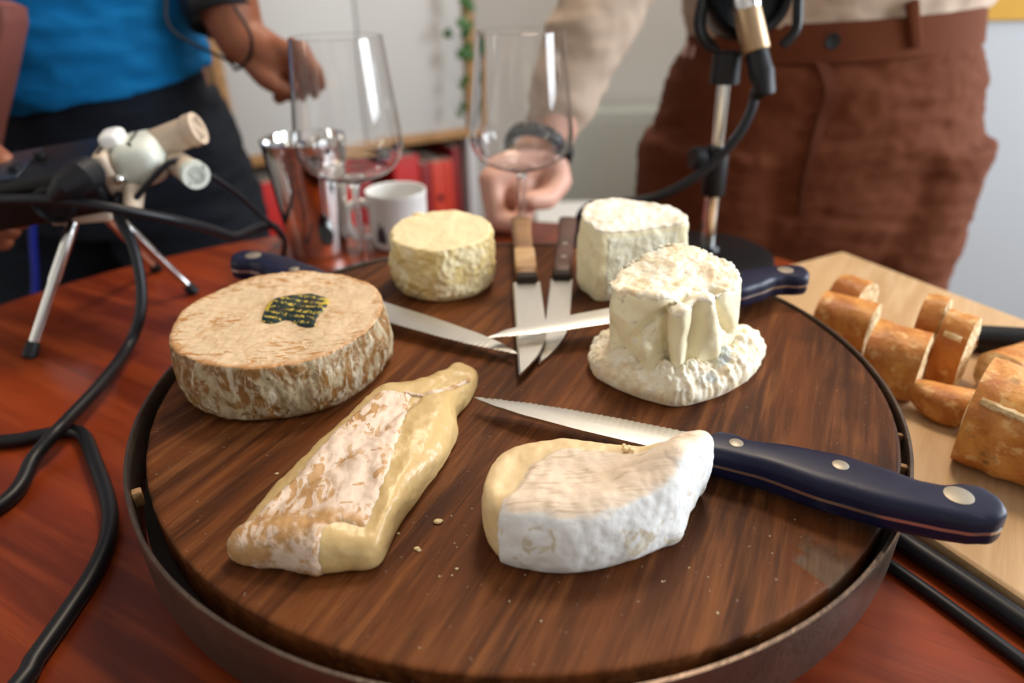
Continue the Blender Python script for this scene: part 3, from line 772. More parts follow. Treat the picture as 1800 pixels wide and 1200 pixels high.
# crumbs
mb = MB()
for px, py, r in ((770, 918, .0016), (774, 916, .0010), (733, 965, .0011), (737, 968, .0008), (700, 938, .0006), (803, 1000, .0006), (1083, 845, .0005), (487, 833, .0008)):
    q = at(px, py, ZB); mb.ball((q.x, q.y, ZB + r * .35), r, 8, (1.3, .9, .55))
for k in range(40):
    q = at(random.uniform(700, 1500), random.uniform(890, 1180), ZB)
    if hypot(q.x - BC.x, q.y - BC.y) < .185 and not (850 < 900 + q.x * 3000 < 1240 and q.y > .2): mb.ball((q.x, q.y, ZB + .0001), random.uniform(.00018, .00045), 6)
o = mb.build('cheese_crumbs', M['camembert_paste'], None, True, 0); recenter(o, (-.02, .21, ZB)); tag(o, 'tiny pale crumbs scattered over the front of the dark board', 'crumbs', None, 'stuff')
# ------------------------------------------------------------------ knives
def prof_fn(tab):
    def f(x):
        if x <= tab[0][0]: return tab[0][1]
        for (a, b), (c, d) in zip(tab, tab[1:]):
            if x <= c:
                t = (x - a) / (c - a); t = t * t * (3 - 2 * t) * .5 + t * .5; return b + (d - b) * t
        return tab[-1][1]
    return f
def serrated_knife(name, flip=1, curve=True):
    """lies flat: x from butt to tip, y across, z thickness; serrated edge on -y (flip 1) or +y"""
    root = empty(name)
    near = prof_fn([(0, .0020), (.004, .0062), (.012, .0095), (.022, .0108), (.041, .0120), (.061, .0108), (.088, .0060), (.104, .0058), (.117, .0074)])
    far = prof_fn([(0, -.0040), (.003, -.0112), (.008, -.0150), (.013, -.0142), (.021, -.0096), (.029, -.0090), (.042, -.0126), (.057, -.0150), (.075, -.0136), (.094, -.0100), (.104, -.0126), (.117, -.0126)])
    HT = .0165
    def section(x, y0, y1, h, sl):
        c = (y0 + y1) / 2; a = (y1 - y0) / 2; out = []
        for k in range(28):
            q = 2 * pi * k / 28; e = .52
            u = (abs(cos(q)) ** e) * (1 if cos(q) >= 0 else -1); v = (abs(sin(q)) ** e) * (1 if sin(q) >= 0 else -1)
            y = c + a * u
            out.append(Vector((x + sl * (y - .0072), y * flip, v * h / 2)))
        return out
    rings = []
    xs = [0, .0004, .0012, .0025] + [.0045 + .0022 * i for i in range(50)]
    xs = [x for x in xs if x < .1135] + [.1150, .1164, .1170]
    for x in xs:
        k = 1.0
        if x < .003: k = .55 + .45 * sqrt(max(0, 1 - (1 - x / .003) ** 2))
        if x > .1155: k = 1 - .14 * ((x - .1155) / .0015) ** 2
        h = HT * (.94 + .10 * sin(min(1, x / .117) * pi)) * (.9 + .1 * k)
        y0, y1 = far(x), near(x); c = (y0 + y1) / 2
        sl = .55 * min(1, max(0, (x - .095) / .022))
        rings.append(section(x, c + (y0 - c) * k, c + (y1 - c) * k, h * k ** .4, sl))
    MB().loft(rings).build('handle', M['navy'], root, True, 50)
    # full tang showing as a thin line round the handle
    up = [Vector((x, 0, 0)) for x in []]
    rings = []
    for zz in (-.0007, .0007):
        o_ = []
        for i in range(60): x = .0006 + .1155 * i / 59; o_.append(Vector((x, (near(x) + .00012) * flip, zz)))
        for i in range(60):
            x = .1050 - .1040 * i / 59; o_.append(Vector((x, (far(x) - .00012) * flip, zz)))
        rings.append(o_)
    MB().loft(rings).build('tang', M['tang'], root, False)
    for x, y, r in ((.0985, -.0030, .0030), (.0575, -.0035, .0032), (.0160, -.0020, .0052)):
        h = HT * (.94 + .10 * sin(x / .117 * pi))
        MB().lathe([(.0001, -h / 2 - .0001), (r, -h / 2 - .0001), (r, h / 2 + .0001), (r * .96, h / 2 + .00018), (.0001, h / 2 + .00022)], (x, y * flip, 0), 28).build('rivet', M['rivet'], root)
    # blade
    spine = prof_fn([(.100, .0040), (.13, .0042), (.165, .0046), (.195, .0036), (.212, .0018), (.222, -.0006), (.2265, -.0022)])
    edge = prof_fn([(.100, -.0142), (.125, -.0143), (.15, -.0132), (.175, -.0113), (.195, -.0090), (.212, -.0060), (.222, -.0038), (.2265, -.0024)])
    n = 300; rings = []
    for i in range(n + 1):
        x = .104 + (.2265 - .104) * i / n
        ys, ye = spine(x), edge(x)
        sr = abs(sin((x - .120) / .0030 * pi)) if .122 < x < .222 else 0
        ye2 = ye + .00065 * sr
        wd = ys - ye; b = .42
        ym = ys - wd * b
        t_ = .0009 * min(1, (wd + .001) / .01)
        rings.append([Vector((x, ys * flip, t_)), Vector((x, ym * flip, t_ * .95)), Vector((x, (ye + .0022 * min(1, wd / .006)) * flip, t_ * .5)), Vector((x, ye2 * flip, .00008)), Vector((x, ye2 * flip, -.00008)), Vector((x, ym * flip, -t_ * .95)), Vector((x, ys * flip, -t_))])
    MB().loft(rings).build('blade', M['blade'], root, True, 12)
    return root
def lay(root, butt, tip, L, roll=0.0):
    butt = Vector(butt); d = Vector(tip) - butt; s = d.length / L; x = d.normalized()
    y = Vector((0, 0, 1)).cross(x).normalized(); z = x.cross(y)
    Mx = Matrix((x, y, z)).transposed() @ Matrix.Rotation(roll, 3, 'X')
    root.matrix_world = Matrix.Translation(butt) @ Mx.to_4x4() @ Matrix.Scale(s, 4)
def copy_thing(root):
    r = root.copy(); COL.objects.link(r)
    for ch in list(root.children):
        c = ch.copy(); COL.objects.link(c); c.parent = r
        for g in list(ch.children):
            d = g.copy(); COL.objects.link(d); d.parent = c
    return r
KG = 'navy handled serrated knives on the board'
LK = .2265
k1 = serrated_knife('serrated_knife', 1)
lay(k1, at(1763, 930, .8120) + Vector((.0008, .0014, 0)), at(830, 702, .8075), LK)
tag(k1, 'navy handled serrated knife nearest the front, its butt overhanging the board rim', 'knife', KG)
k2 = copy_thing(k1)
lay(k2, at(417, 462, .8125) + Vector((.002, .005, 0)), at(909, 625, .8060) + Vector((.002, .004, 0)), LK)
tag(k2, 'navy handled serrated knife lying behind the whole washed-rind cheese', 'knife', KG)
k3 = serrated_knife('serrated_knife', -1)
lay(k3, at(1408, 485, .8150), at(852, 591, .8125), LK)
tag(k3, 'navy handled serrated knife behind the collapsed white cheese, blade over two wooden handled knives', 'knife', KG)

def wood_knife(name, mat, w=.0150, band=None, tooth=False, bw=.0185):
    root = empty(name); L = .2166; hl = .104; rings = []
    for i in range(26):
        x = hl * i / 25; k = 1 - .12 * sin(pi * min(1, x / hl)) + (.06 if x < .02 else 0)
        e = min(1, .78 + x / .01, .78 + (hl - x) / .012)
        rings.append([Vector((x, w / 2 * k * e * (abs(cos(q)) ** .45) * (1 if cos(q) >= 0 else -1), .0062 * e * (abs(sin(q)) ** .45) * (1 if sin(q) >= 0 else -1))) for q in [2 * pi * (j + .5) / 24 for j in range(24)]])
    MB().loft(rings).build('handle', mat, root, True, 55)
    if band:
        MB().box(((band[0] + band[1]) / 2, 0, .0003), (band[1] - band[0], w * .93, .0122), None, .0012).build('pale_band', M['light_wood'], root)
    MB().box((hl + .0035, 0, 0), (.008, w * .86, .0105), None, .0015).build('bolster', M['iron_dark'], root)
    if tooth:
        for x in (.060, .084): MB().lathe([(.0001, -.0063), (.0022, -.0063), (.0022, .0060), (.0018, .0064), (.0001, .0065)], (x, 0, 0), 20).build('rivet', M['rivet'], root)
    rings = []; n = 160
    for i in range(n + 1):
        x = hl + .006 + (L - hl - .006) * i / n; t = (x - hl) / (L - hl)
        ys = bw * .44 if t < .55 else bw * (.44 - .94 * ((t - .55) / .45) ** 2 * .95)
        ye = -bw * .5 if not tooth else -bw * .5 + (.0006 * abs(sin(x / .0022 * pi)) if t < .92 else 0)
        if tooth and t > .55: ye = -bw * .5 + .0002
        ys = max(ys, ye + .0004)
        rings.append([Vector((x, ys, .0008)), Vector((x, ye + .001, .0007)), Vector((x, ye, .0001)), Vector((x, ye, -.0001)), Vector((x, ys, -.0008))])
    MB().loft(rings).build('blade', M['blade'], root, True, 15)
    return root
k4 = wood_knife('table_knife', M['handle_oak'], .0150, (.066, .098)); lay(k4, at(915, 390, .8120), at(944, 658, .8052), .2166)
tag(k4, 'wooden handled knife with a bare pale band beside the round yellow cheese', 'knife')
k5 = wood_knife('table_knife', M['handle_dark'], .0140, None, True, .0165); lay(k5, at(998, 390, .8090), at(972, 641, .8015), .2166)
tag(k5, 'dark rosewood handled knife with two brass rivets, next to the tall white wedge', 'knife')

# ------------------------------------------------------------------ glasses, cup, tumbler
def wine_glass(x, y):
    root = empty('wine_glass', (x, y, ZT))
    hgt = .208
    out = [(.034, 0), (.0345, .0008), (.030, .0018), (.015, .0035), (.006, .0065), (.0036, .012), (.0032, .03), (.0032, .060), (.0034, .078), (.0046, .086), (.008, .0905)]
    bowl_o = [(.014, .0925), (.024, .0955), (.033, .0995), (.040, .1055), (.0448, .1140), (.0462, .1210), (.0460, .128), (.0446, .142), (.0425, .160), (.0402, .180), (.0384, .198), (.0372, hgt)]
    bowl_i = [(r - .0005 - .0005 * min(1, max(0, (hgt - z) / .06)), z + .0001) for r, z in bowl_o[::-1]]
    bowl_i = [(.0369, hgt + .0002)] + bowl_i[1:-2] + [(.0225, .0974), (.012, .0952), (.0001, .0940)]
    def sm(p, k): return [(v.x, v.y) for v in cr([Vector((a, b, 0)) for a, b in p], k, False)]
    b = MB().lathe(sm(bowl_o, 40) + sm(bowl_i, 40), (0, 0, 0), 72, None, False, True)
    # stem and foot continue the same glass
    st = sm(out, 40)
    n0 = len(b.v)
    b2 = MB().lathe([(.0001, 0)] + st + sm(bowl_o, 40) + sm(bowl_i, 40), (0, 0, 0), 72, None, True, True)
    b2.build('glass_body', M['glass'], root, True, 30)
    return root
g1 = wine_glass(-.1375, .600); tag(g1, 'empty tall wine glass in front of the white mug', 'wine glass', 'pair of wine glasses')
g2 = copy_thing(g1); g2.location = (.0115, .625, ZT); tag(g2, 'empty tall wine glass in front of the clenched fist', 'wine glass', 'pair of wine glasses')

mug = empty('mug', (-.1160, .685, ZT)); tag(mug, 'white china mug with a small dark print behind the round yellow cheese', 'mug')
MB().lathe([(.0001, 0), (.026, 0), (.0285, .002), (.0295, .006), (.0300, .03), (.0305, .052), (.0312, .0565), (.0306, .0582), (.0290, .0575), (.0284, .054), (.0275, .008), (.024, .0045), (.0001, .004)], (0, 0, 0), 56).build('mug_body', M['ceramic'], mug)
hd = Vector((-.95, -.30, 0)).normalized()
MB().tube(cr([hd * .029 + Vector((0, 0, .046)), hd * .040 + Vector((0, 0, .049)), hd * .050 + Vector((0, 0, .042)), hd * .051 + Vector((0, 0, .026)), hd * .044 + Vector((0, 0, .012)), hd * .029 + Vector((0, 0, .010))], 26, False), .0042, 12).build('handle', M['ceramic'], mug)
mb = MB()
for k, (a, hh) in enumerate(((-.16, .010), (-.10, .014), (-.05, .020), (.0, .015), (.05, .012), (.10, .017), (.15, .009))):
    ang = radians(-118) + a
    mb.box((cos(ang) * .0300, sin(ang) * .0300, .010 + hh / 2), (.0008, .0017, hh), Matrix.Rotation(ang, 3, 'Z'))
    mb.add([Vector((cos(ang + s * .03) * .0303, sin(ang + s * .03) * .0303, .010 + hh + (0.003 if s == 0 else 0))) for s in (-1, 0, 1)], [[0, 1, 2]])
mb.build('print', M['print'], mug, False)

tum = empty('steel_tumbler', (-.1960, .665, ZT)); tag(tum, 'tall polished steel tumbler left of the white mug', 'tumbler')
MB().lathe([(.0001, 0), (.027, 0), (.0285, .002), (.0292, .006), (.0345, .060), (.0385, .100), (.0395, .1130), (.0402, .1142), (.0402, .1155), (.0392, .1160), (.0385, .1150), (.0378, .100), (.0338, .060), (.0285, .008), (.0001, .004)], (0, 0, 0), 64).build('tumbler_body', M['steel'], tum)
# ------------------------------------------------------------------ cutting board and bread
cbz = .757
cc0 = at(1480, 440, cbz); u = Vector((.457, -.889, 0)); wv = Vector((-.889, -.457, 0)); CL, CW = .43, .274
ctr = cc0 + u * CL / 2 + wv * CW / 2
o = MB().box((0, 0, 0), (CL, CW, .0117), None, .003).build('cutting_board', M['light_wood'], None, True, 30)
o.location = (ctr.x, ctr.y, cbz - .0059); o.rotation_euler = (0, 0, atan2(u.y, u.x))
tag(o, 'pale wooden cutting board with cut bread, pushed under the right of the round board', 'cutting board')
def bread(label, c, yaw, L, wd, h, tilt=(0, 0), seed=0, slash=False, half=False, bend=0.0):
    root = empty('bread_piece', c); n = 40; rings = []; m_ = max(10, int(L / .002))
    root.rotation_euler = (tilt[0], tilt[1], yaw)
    rnd = lambda a, b: noise.noise(Vector((a * 1.4 + seed * 7, b * 1.4, seed)))
    for i in range(m_ + 1):
        x = -L / 2 + L * i / m_; ring = []
        for k in range(n):
            q = 2 * pi * k / n; e = .75
            cy = cos(q); sz_ = sin(q)
            y = wd / 2 * abs(cy) ** e * (1 if cy >= 0 else -1); z = h / 2 * abs(sz_) ** e * (1 if sz_ >= 0 else -1)
            if half and y < 0: y *= .25
            s = 1 + .06 * rnd(cos(q) + x * 60, sin(q) + x * 40) 
            if slash: s -= .05 * math.exp(-((q - pi * .84 - x * 4) / .16) ** 2)
            tp = 1 - (.55 * (2 * x / L) ** 2 if bend else 0)
            ring.append(Vector((x, y * s * tp + bend * .5 * (2 * x / L) ** 2, (max(z * s, -h / 2 * .93) + h / 2 * .93) * tp + bend * (2 * x / L) ** 2)))
        rings.append(ring)
    MB().loft(rings, False, False).build('crust', M['crust'], root, True, 0)
    for e_ in (0, -1):
        r0 = rings[e_]; c0 = sum(r0, Vector()) / n; sg = -1 if e_ == 0 else 1; rr = []
        for s in (1.0, .93, .8, .6, .4, .2, .05):
            rr.append([c0 + (p - c0) * s + Vector((sg * (.0012 * (1 - s) + .0012 * noise.noise(Vector(p * s * 130) + Vector((seed, 0, 0))) * (s < 1)), 0, 0)) for p in r0])
        MB().loft(rr, False, True).build('crumb_face', M['crumb'], root, True, 0)
    if slash:
        rr = []
        for i in range(2, m_ - 1, 1):
            x = -L / 2 + L * i / m_; q = pi * .84 + x * 4
            rr.append(Vector((x, wd / 2 * abs(cos(q)) ** .75 * -1 * .985, h / 2 * abs(sin(q)) ** .75 * (1 if sin(q) > 0 else -1) * .985 + h / 2 * .93)))
        MB().tube(rr, [.0022 + .0009 * noise.noise(Vector((i * .5, 1, 1))) for i in range(len(rr))], 8).build('slash', M['crumb'], root)
    return tag(root, label, 'bread', 'baguette pieces on the cutting board')
bread('bread piece at the far left, half hidden by the rim of the round board', at(1478, 598, cbz), radians(-40), .036, .034, .034, seed=1)
bread('small crusty bread lump standing behind the farthest left piece', at(1486, 573, cbz), radians(-55), .022, .030, .040, seed=2)
bread('thick crusty bread piece just right of the round board rim', at(1558, 682, cbz), radians(-38), .031, .040, .044, seed=3)
bread('narrow upright bread slice between two wider pieces, before the knife blade', at(1614, 640, cbz), radians(-44), .013, .028, .052, seed=4)
bread('bread slice with a pale streak next to the bread knife ferrule', at(1656, 668, cbz), radians(-46), .017, .028, .050, seed=5, slash=True)
bread('crescent of bread lying on its side in front of the standing pieces', at(1664, 738, cbz), radians(-28), .050, .024, .022, seed=6, bend=.010)
bread('bread piece behind the big loaf end at the right edge', at(1795, 682, cbz), radians(20), .050, .034, .030, seed=7)
bread('big golden loaf end with a pale slash at the right edge', at(1826, 836, cbz), radians(-44), .076, .058, .056, seed=8, slash=True)
bk = empty('bread_knife'); 
MB().tube([(0, 0, 0), (.004, 0, 0), (.06, 0, 0), (.112, 0, 0), (.118, 0, 0)], [.008, .0098, .0092, .0095, .0085], 20).build('handle', M['black'], bk)
MB().tube([(.118, 0, 0), (.126, 0, 0)], [.0098, .0092], 20).build('ferrule', M['chrome'], bk)
mb = MB(); rings = []
for i in range(90):
    x = .126 + .185 * i / 89; t_ = i / 89; hh = .011 * (1 - max(0, (t_ - .85) / .15) ** 2 * .8)
    rings.append([Vector((x, hh, -.0007)), Vector((x, hh, .0007)), Vector((x, -.011 - .001 * abs(sin(x / .004 * pi)), .0001)), Vector((x, -.011 - .001 * abs(sin(x / .004 * pi)), -.0001))])
mb.loft(rings).build('blade', M['blade'], bk, True, 15)
bp = at(1699, 588, cbz + .0115); bdv = (at(1440, 566, cbz + .0115) - bp); bdv.z = 0; bdv.normalize()
b0 = bp - bdv * .122
bk.matrix_world = Matrix.Translation((b0.x, b0.y, cbz + .0140)) @ Matrix.Rotation(atan2(bdv.y, bdv.x), 4, 'Z') @ Matrix.Rotation(.041, 4, 'Y')
tag(bk, 'black handled bread knife on the pale cutting board, blade behind the bread', 'knife')

# ------------------------------------------------------------------ microphone on its stand
st = empty('microphone_stand', (.1905, .622, ZT)); tag(st, 'black and chrome table microphone stand in front of the brown trousers', 'stand')
S0 = Vector(st.location)
MB().lathe([(.0001, 0), (.062, 0), (.064, .003), (.063, .007), (.058, .0095), (.012, .013), (.010, .017), (.0001, .017)], (0, 0, 0), 56).build('base', M['black'], st)
pb = Vector((0, 0, .012)); pt_ = aty(1279, 90, .622) - S0
ax = (pt_ - pb).normalized()
def along(p): # point on pole at pixel row p
    lo, hi = 0, 1
    for _ in range(30):
        md = (lo + hi) / 2; q = S0 + pb + (pt_ - pb) * md
        v = q - CAM; wz = v.dot(_fw); yy = 600 - FPX * v.dot(_up) / wz
        if yy > p: lo = md
        else: hi = md
    return pb + (pt_ - pb) * lo
MB().tube([pb, along(300)], .0068, 16).build('lower_tube', M['chrome'], st)
MB().tube([along(300), along(120)], .0055, 16).build('upper_tube', M['chrome'], st)
MB().tube([along(342), along(338), along(262), along(256)], [.0098, .0108, .0108, .0096], 20).build('clutch', M['black_soft'], st)
kc = along(277); kd = Vector((-1, -.25, .06)).normalized()
kb = MB().tube([kc, kc + kd * .014], .0055, 14); kb.build('clutch_arm', M['black_soft'], st)
MB().tube([kc + kd * .0135, kc + kd * .0145, kc + kd * .023, kc + kd * .0245], [.0085, .0100, .0100, .0085], 20).build('knob', M['black_soft'], st)
MB().tube([along(146), along(140), along(92), along(80), along(70)], [.0125, .0125, .0118, .0088, .0080], 20).build('mount_socket', M['black_soft'], st)
# shock mount arm from the socket
mic = empty('microphone', aty(1318, 45, .612)); tag(mic, 'silver and gold microphone in a black shock mount at the top edge', 'microphone'); m0 = Vector(mic.location)
pm = lambda px, py, y: aty(px, py, y) - m0
bt = pm(1330, 92, .605); tp = pm(1300, -40, .630); md = (tp - bt).normalized()
MB().tube([bt, bt + md * .002, bt + md * .0335], [.0100, .0112, .0112], 24).build('gold_body', plain('brushed champagne metal', (.42, .285, .17), .42, .85, .1, 200), mic)
MB().tube([bt + md * .0335, bt + md * .037, bt + md * .060, bt + md * .064], [.0112, .0124, .0128, .0115], 24).build('silver_collar', M['chrome'], mic)
q = bt + md * .050
MB().ball(q + Vector((.001, -.0122, .002)), .0052, 12, (1.2, .4, .9)).build('teal_sticker', plain('teal sticker', (.03, .36, .36), .4), mic)
MB().tube([bt + md * .062, bt + md * .068, bt + md * .12, bt + md * .15, bt + md * .165], [.018, .024, .026, .024, .012], 28).build('basket', M['black'], mic)
rc = pm(1316, -12, .640); MM = Vector((.02, -1, .25)).normalized().to_track_quat('Z', 'Y').to_matrix()
MB().lathe([(.0001, -.03), (.026, -.03), (.034, -.022), (.0365, -.004), (.0365, .004), (.034, .008), (.030, .006), (.028, -.01), (.0001, -.012)], rc, 40, MM).build('mount_cup', M['black'], mic)
for sx in (-1, 1):
    pp = [rc + MM @ Vector((.040 * sx, y_, .006)) for y_ in (.05, .02, -.01, -.030)] + [rc + MM @ Vector((.030 * sx, -.042, .004))]
    MB().tube(cr(pp, 20, False), .0042, 10).build('mount_strap', M['black'], mic)
arm = cr([pm(1232, 0, .62), pm(1226, 45, .62), pm(1240, 78, .62), pm(1262, 88, .621)], 20, False)
MB().tube(arm, .0034, 10).build('mount_arm', M['black'], mic)
plug = empty('cable_plug', S0)
def cable(name, pts, r, mat, label, n=120, cat='cable'):
    p = cr(pts, max(n, 16 * len(pts)), False); c = p[0].copy(); c = Vector((c.x, c.y, min(q.z for q in p)))
    o = MB().tube([q - c for q in p], r, 10).build(name, mat, None, True, 0); o.location = c; return tag(o, label, cat)
bpy.data.objects.remove(plug)
e0 = m0 + bt
mc = cable('microphone_cable', [aty(1327, 168, .604), aty(1318, 200, .602), aty(1296, 240, .600), aty(1255, 285, .600), aty(1205, 322, .602), aty(1150, 347, .606), aty(1090, 356, .612), aty(1040, 362, .620), aty(1018, 385, .625), Vector((.062, .628, ZT + .005)), Vector((.100, .66, ZT + .005)), Vector((.15, .70, ZT + .005)), Vector((.17, .715, ZT + .005))], .0042, M['cable'], 'black microphone cable dropping from the microphone and looping behind the white cheese wedge')
cl_ = Vector(mc.location)
mb = MB().tube([e0 - md * .0005 - cl_, e0 - md * .014 - cl_, e0 - md * .017 - cl_, e0 - md * .030 - cl_, aty(1328, 166, .604) - cl_], [.0092, .0098, .0105, .0090, .0058], 20)
mb.build('connector', M['black_soft'], mc)

# ------------------------------------------------------------------ recorder on a mini tripod
hub = aty(155, 374, .540)
tp_ = empty('mini_tripod', (hub.x, hub.y, ZT)); tag(tp_, 'silver legged mini tripod standing on the table under the recorder', 'tripod'); T0 = Vector(tp_.location)
feet = [Vector((-.367, .451, ZT)), Vector((-.286, .566, ZT)), Vector((-.345, .622, ZT))]
MB().box(hub - T0 + Vector((0, 0, .001)), (.044, .036, .009), Matrix.Rotation(.2, 3, 'Z'), .002).build('top_plate', M['beige_plastic'], tp_)
for k, f in enumerate(feet):
    a = hub + Vector(((f - hub).x, (f - hub).y, 0)).normalized() * .016 - Vector((0, 0, .002)); d = (f - a)
    lg = MB().tube([a - T0, a + d * .45 - T0, a + d * .46 - T0, a + d * .90 - T0], [.0042, .0042, .0036, .0036], 14).build('leg', M['chrome'], tp_)
    MB().tube([a + d * .885 - T0, a + d * .90 - T0, a + d * .99 - T0, a + d - T0 + Vector((0, 0, .0008))], [.0042, .0050, .0052, .0040], 14).build('rubber_foot', M['black_soft'], lg)
rec = empty('audio_recorder', hub + Vector((0, 0, .0055))); tag(rec, 'black handheld audio recorder with a pale capsule, held up on the mini tripod', 'recorder'); R0 = Vector(rec.location)
rx = Vector((.985, .10, .135)).normalized(); rz = Vector((-.135, -.22, .97)); rz = (rz - rx * rz.dot(rx)).normalized(); ry = rz.cross(rx)
RM = Matrix((rx, ry, rz)).transposed()
RL = lambda x, y, z: RM @ Vector((x, y, z))
bc = Vector((-.038, .0, .0240))
MB().box(RM @ bc, (.150, .070, .036), RM, .006).build('body', M['black'], rec)
MB().box(RM @ (bc + Vector((-.02, 0, .0185))), (.075, .052, .0016), RM, .0006).build('control_plate', plain('dark blue grey plate', (.022, .028, .045), .25, .2), rec)
for x, y in ((-.055, -.02), (-.035, -.02), (-.015, -.02), (.012, -.012), (.024, .006)):
    MB().lathe([(.0001, 0), (.0048, 0), (.0044, .004), (.0001, .0042)], RM @ (bc + Vector((x, y, .019))), 16, RM).build('button', M['black_soft'], rec)
MB().lathe([(.0001, 0), (.015, 0), (.015, .004), (.0125, .0055), (.011, .002), (.0001, .002)], RM @ (bc + Vector((.038, -.035, -.002))), 28, RM @ Matrix.Rotation(pi / 2, 3, 'X')).build('input_socket', M['black_soft'], rec)
cx = bc + Vector((.075, 0, .0))
MB().box(RM @ (cx + Vector((.004, 0, .004))), (.012, .052, .040), RM, .004).build('capsule_flange', M['beige_plastic'], rec)
MB().box(RM @ (cx + Vector((.026, -.004, .008))), (.036, .042, .034), RM, .010).build('capsule_base', M['cream_plastic'], rec)
MB().box(RM @ (cx + Vector((.012, -.004, .027))), (.016, .020, .012), RM, .004).build('capsule_latch', M['ceramic'], rec)
def mtube(name, a, b, r, mat, ringmat):
    a = RM @ (cx + Vector(a)); b = RM @ (cx + Vector(b)); d = (b - a).normalized()
    t1 = MB().tube([a, a + d * .002, b - d * .004, b], [r * .9, r, r, r * .96], 22).build(name, mat, rec)
    MB().tube([b - d * .006, b - d * .004, b + d * .003, b + d * .003, b - d * .001], [r * 1.02, r * 1.10, r * 1.08, r * .72, r * .68], 22, True).build('grille_ring', ringmat, t1)
mtube('microphone_tube', (.030, .006, .012), (.070, .004, .020), .0115, M['beige_plastic'], M['beige_plastic'])
mtube('microphone_tube', (.040, .008, -.001), (.068, -.030, -.001), .0098, M['beige_plastic'], M['cream_plastic'])
MB().tube([RM @ (cx + Vector((.018, -.024, -.006))), RM @ (cx + Vector((.016, -.040, -.016)))], [.0075, .0068], 16).build('gain_knob', M['beige_plastic'], rec)
MB().ball(RM @ (cx + Vector((.012, -.026, .004))), .0042, 12).build('jack', M['chrome'], rec)

zt3 = ZT + .0045
x1 = R0 + RM @ (bc + Vector((.038, -.052, -.002)))
c2_ = cable('recorder_cable', [aty(-60, 345, .49), aty(0, 350, .49), aty(60, 350, .488), aty(120, 353, .487), aty(200, 366, .490), aty(300, 385, .515), aty(370, 403, .55), aty(412, 416, .58), aty(445, 404, .62), aty(480, 397, .66), Vector((-.245, .700, zt3))], .0040, M['cable'], 'black cable sagging from the recorder input across towards the steel tumbler')
cl2 = Vector(c2_.location)
pk = aty(110, 350, .487); 
MB().tube([aty(150, 305, .500) - cl2 + Vector((0, .004, 0)), aty(140, 312, .492) - cl2, aty(118, 326, .487) - cl2, aty(95, 345, .487) - cl2], [.0125, .0125, .0105, .0055], 20).build('connector', M['black_soft'], c2_)
cable('headphone_cable', [R0 + RM @ (cx + Vector((.016, -.038, -.012))), aty(300, 285, .52), aty(355, 300, .54), aty(410, 335, .56), aty(455, 375, .58), aty(500, 420, .60), Vector((-.222, .612, ZT + .0025)), Vector((-.205, .590, ZT + .0025)), Vector((-.19, .565, ZT + .0025))], .0022, M['cable'], 'thin black cable falling from the recorder capsule to the table by the tumbler')
c4_ = cable('power_cable', [R0 + RM @ (cx + Vector((.010, -.020, -.020))), aty(208, 345, .515), aty(210, 385, .505), aty(234, 432, .495), aty(248, 500, .480), aty(246, 555, .465), aty(225, 610, .448), at(180, 672, ZT + .012), at(120, 737, ZT + .013), at(98, 760, ZT + .0135), at(60, 804, ZT + .0085), at(0, 888, ZT + .0045), Vector((-.318, .232, ZT + .0045)), Vector((-.40, .14, ZT + .0045)), Vector((-.455, .06, ZT + .003)), Vector((-.495, .02, ZT - .05)), Vector((-.51, .0, .45)), Vector((-.51, -.01, .06))], .0041, M['cable'], 'thick black cable curving down from the recorder over the left of the table')
cable('loop_cable', [Vector((-.585, .27, .20)), Vector((-.585, .27, .45)), Vector((-.575, .275, ZT - .06)), Vector((-.53, .29, ZT + .004)), Vector((-.45, .32, ZT + .0045)), at(0, 776, ZT + .0045), at(60, 767, ZT + .0045), at(120, 757, ZT + .0045), at(146, 764, ZT + .0045), at(166, 810, ZT + .0045), at(190, 880, ZT + .0045), at(192, 935, ZT + .0045), at(168, 1000, ZT + .0045), at(120, 1075, ZT + .0045), at(60, 1160, ZT + .0045), at(10, 1230, ZT + .0045), Vector((-.225, .06, ZT + .0045)), Vector((-.25, -.06, ZT + .0045)), Vector((-.26, -.135, ZT + .003)), Vector((-.265, -.18, ZT - .05)), Vector((-.27, -.20, .45)), Vector((-.27, -.20, .06))], .0042, M['cable'], 'black cable lying in a bent loop on the red table, left of the cheese board')
el_ = lambda off, s, z: Vector((cc0.x + wv.x * (CW + off) + u.x * s, cc0.y + wv.y * (CW + off) + u.y * s, z))
cable('thin_cable', [el_(.030, .20, ZT + .0032), el_(.026, .26, ZT + .0032), el_(.0235, .30, ZT + .0032), el_(.0235, .36, ZT + .0032), el_(.024, .42, ZT + .0032), el_(.027, .50, ZT + .0032), el_(.034, .575, ZT + .0032), el_(.037, .600, ZT - .001), el_(.040, .625, ZT - .06), el_(.04, .63, .45), el_(.04, .63, .06)], .0030, M['cable'], 'thin black cable on the table between the cheese board and the cutting board')
cable('board_edge_shade', [el_(.012, .22, ZT + .0056), el_(.0085, .27, ZT + .0056), el_(.0066, .31, ZT + .0056), el_(.0064, .36, ZT + .0056), el_(.0066, .42, ZT + .0056), el_(.0075, .50, ZT + .0056), el_(.009, .580, ZT + .0056), el_(.010, .612, ZT + .001), el_(.011, .640, ZT - .06), el_(.011, .645, .45), el_(.011, .645, .06)], .0052, M['cable'], 'dark strip added for the shade along the near edge of the pale cutting board')  # black tube added in place of the shade on the cutting board's side
cable('blue_cable', [aty(72, 340, .80), aty(60, 372, .80), aty(58, 420, .80), aty(62, 480, .80), aty(62, 560, .80), aty(66, 700, .80), aty(70, 900, .80)], .0042, M['blue_cable'], 'bright blue cable hanging behind the left edge of the table')
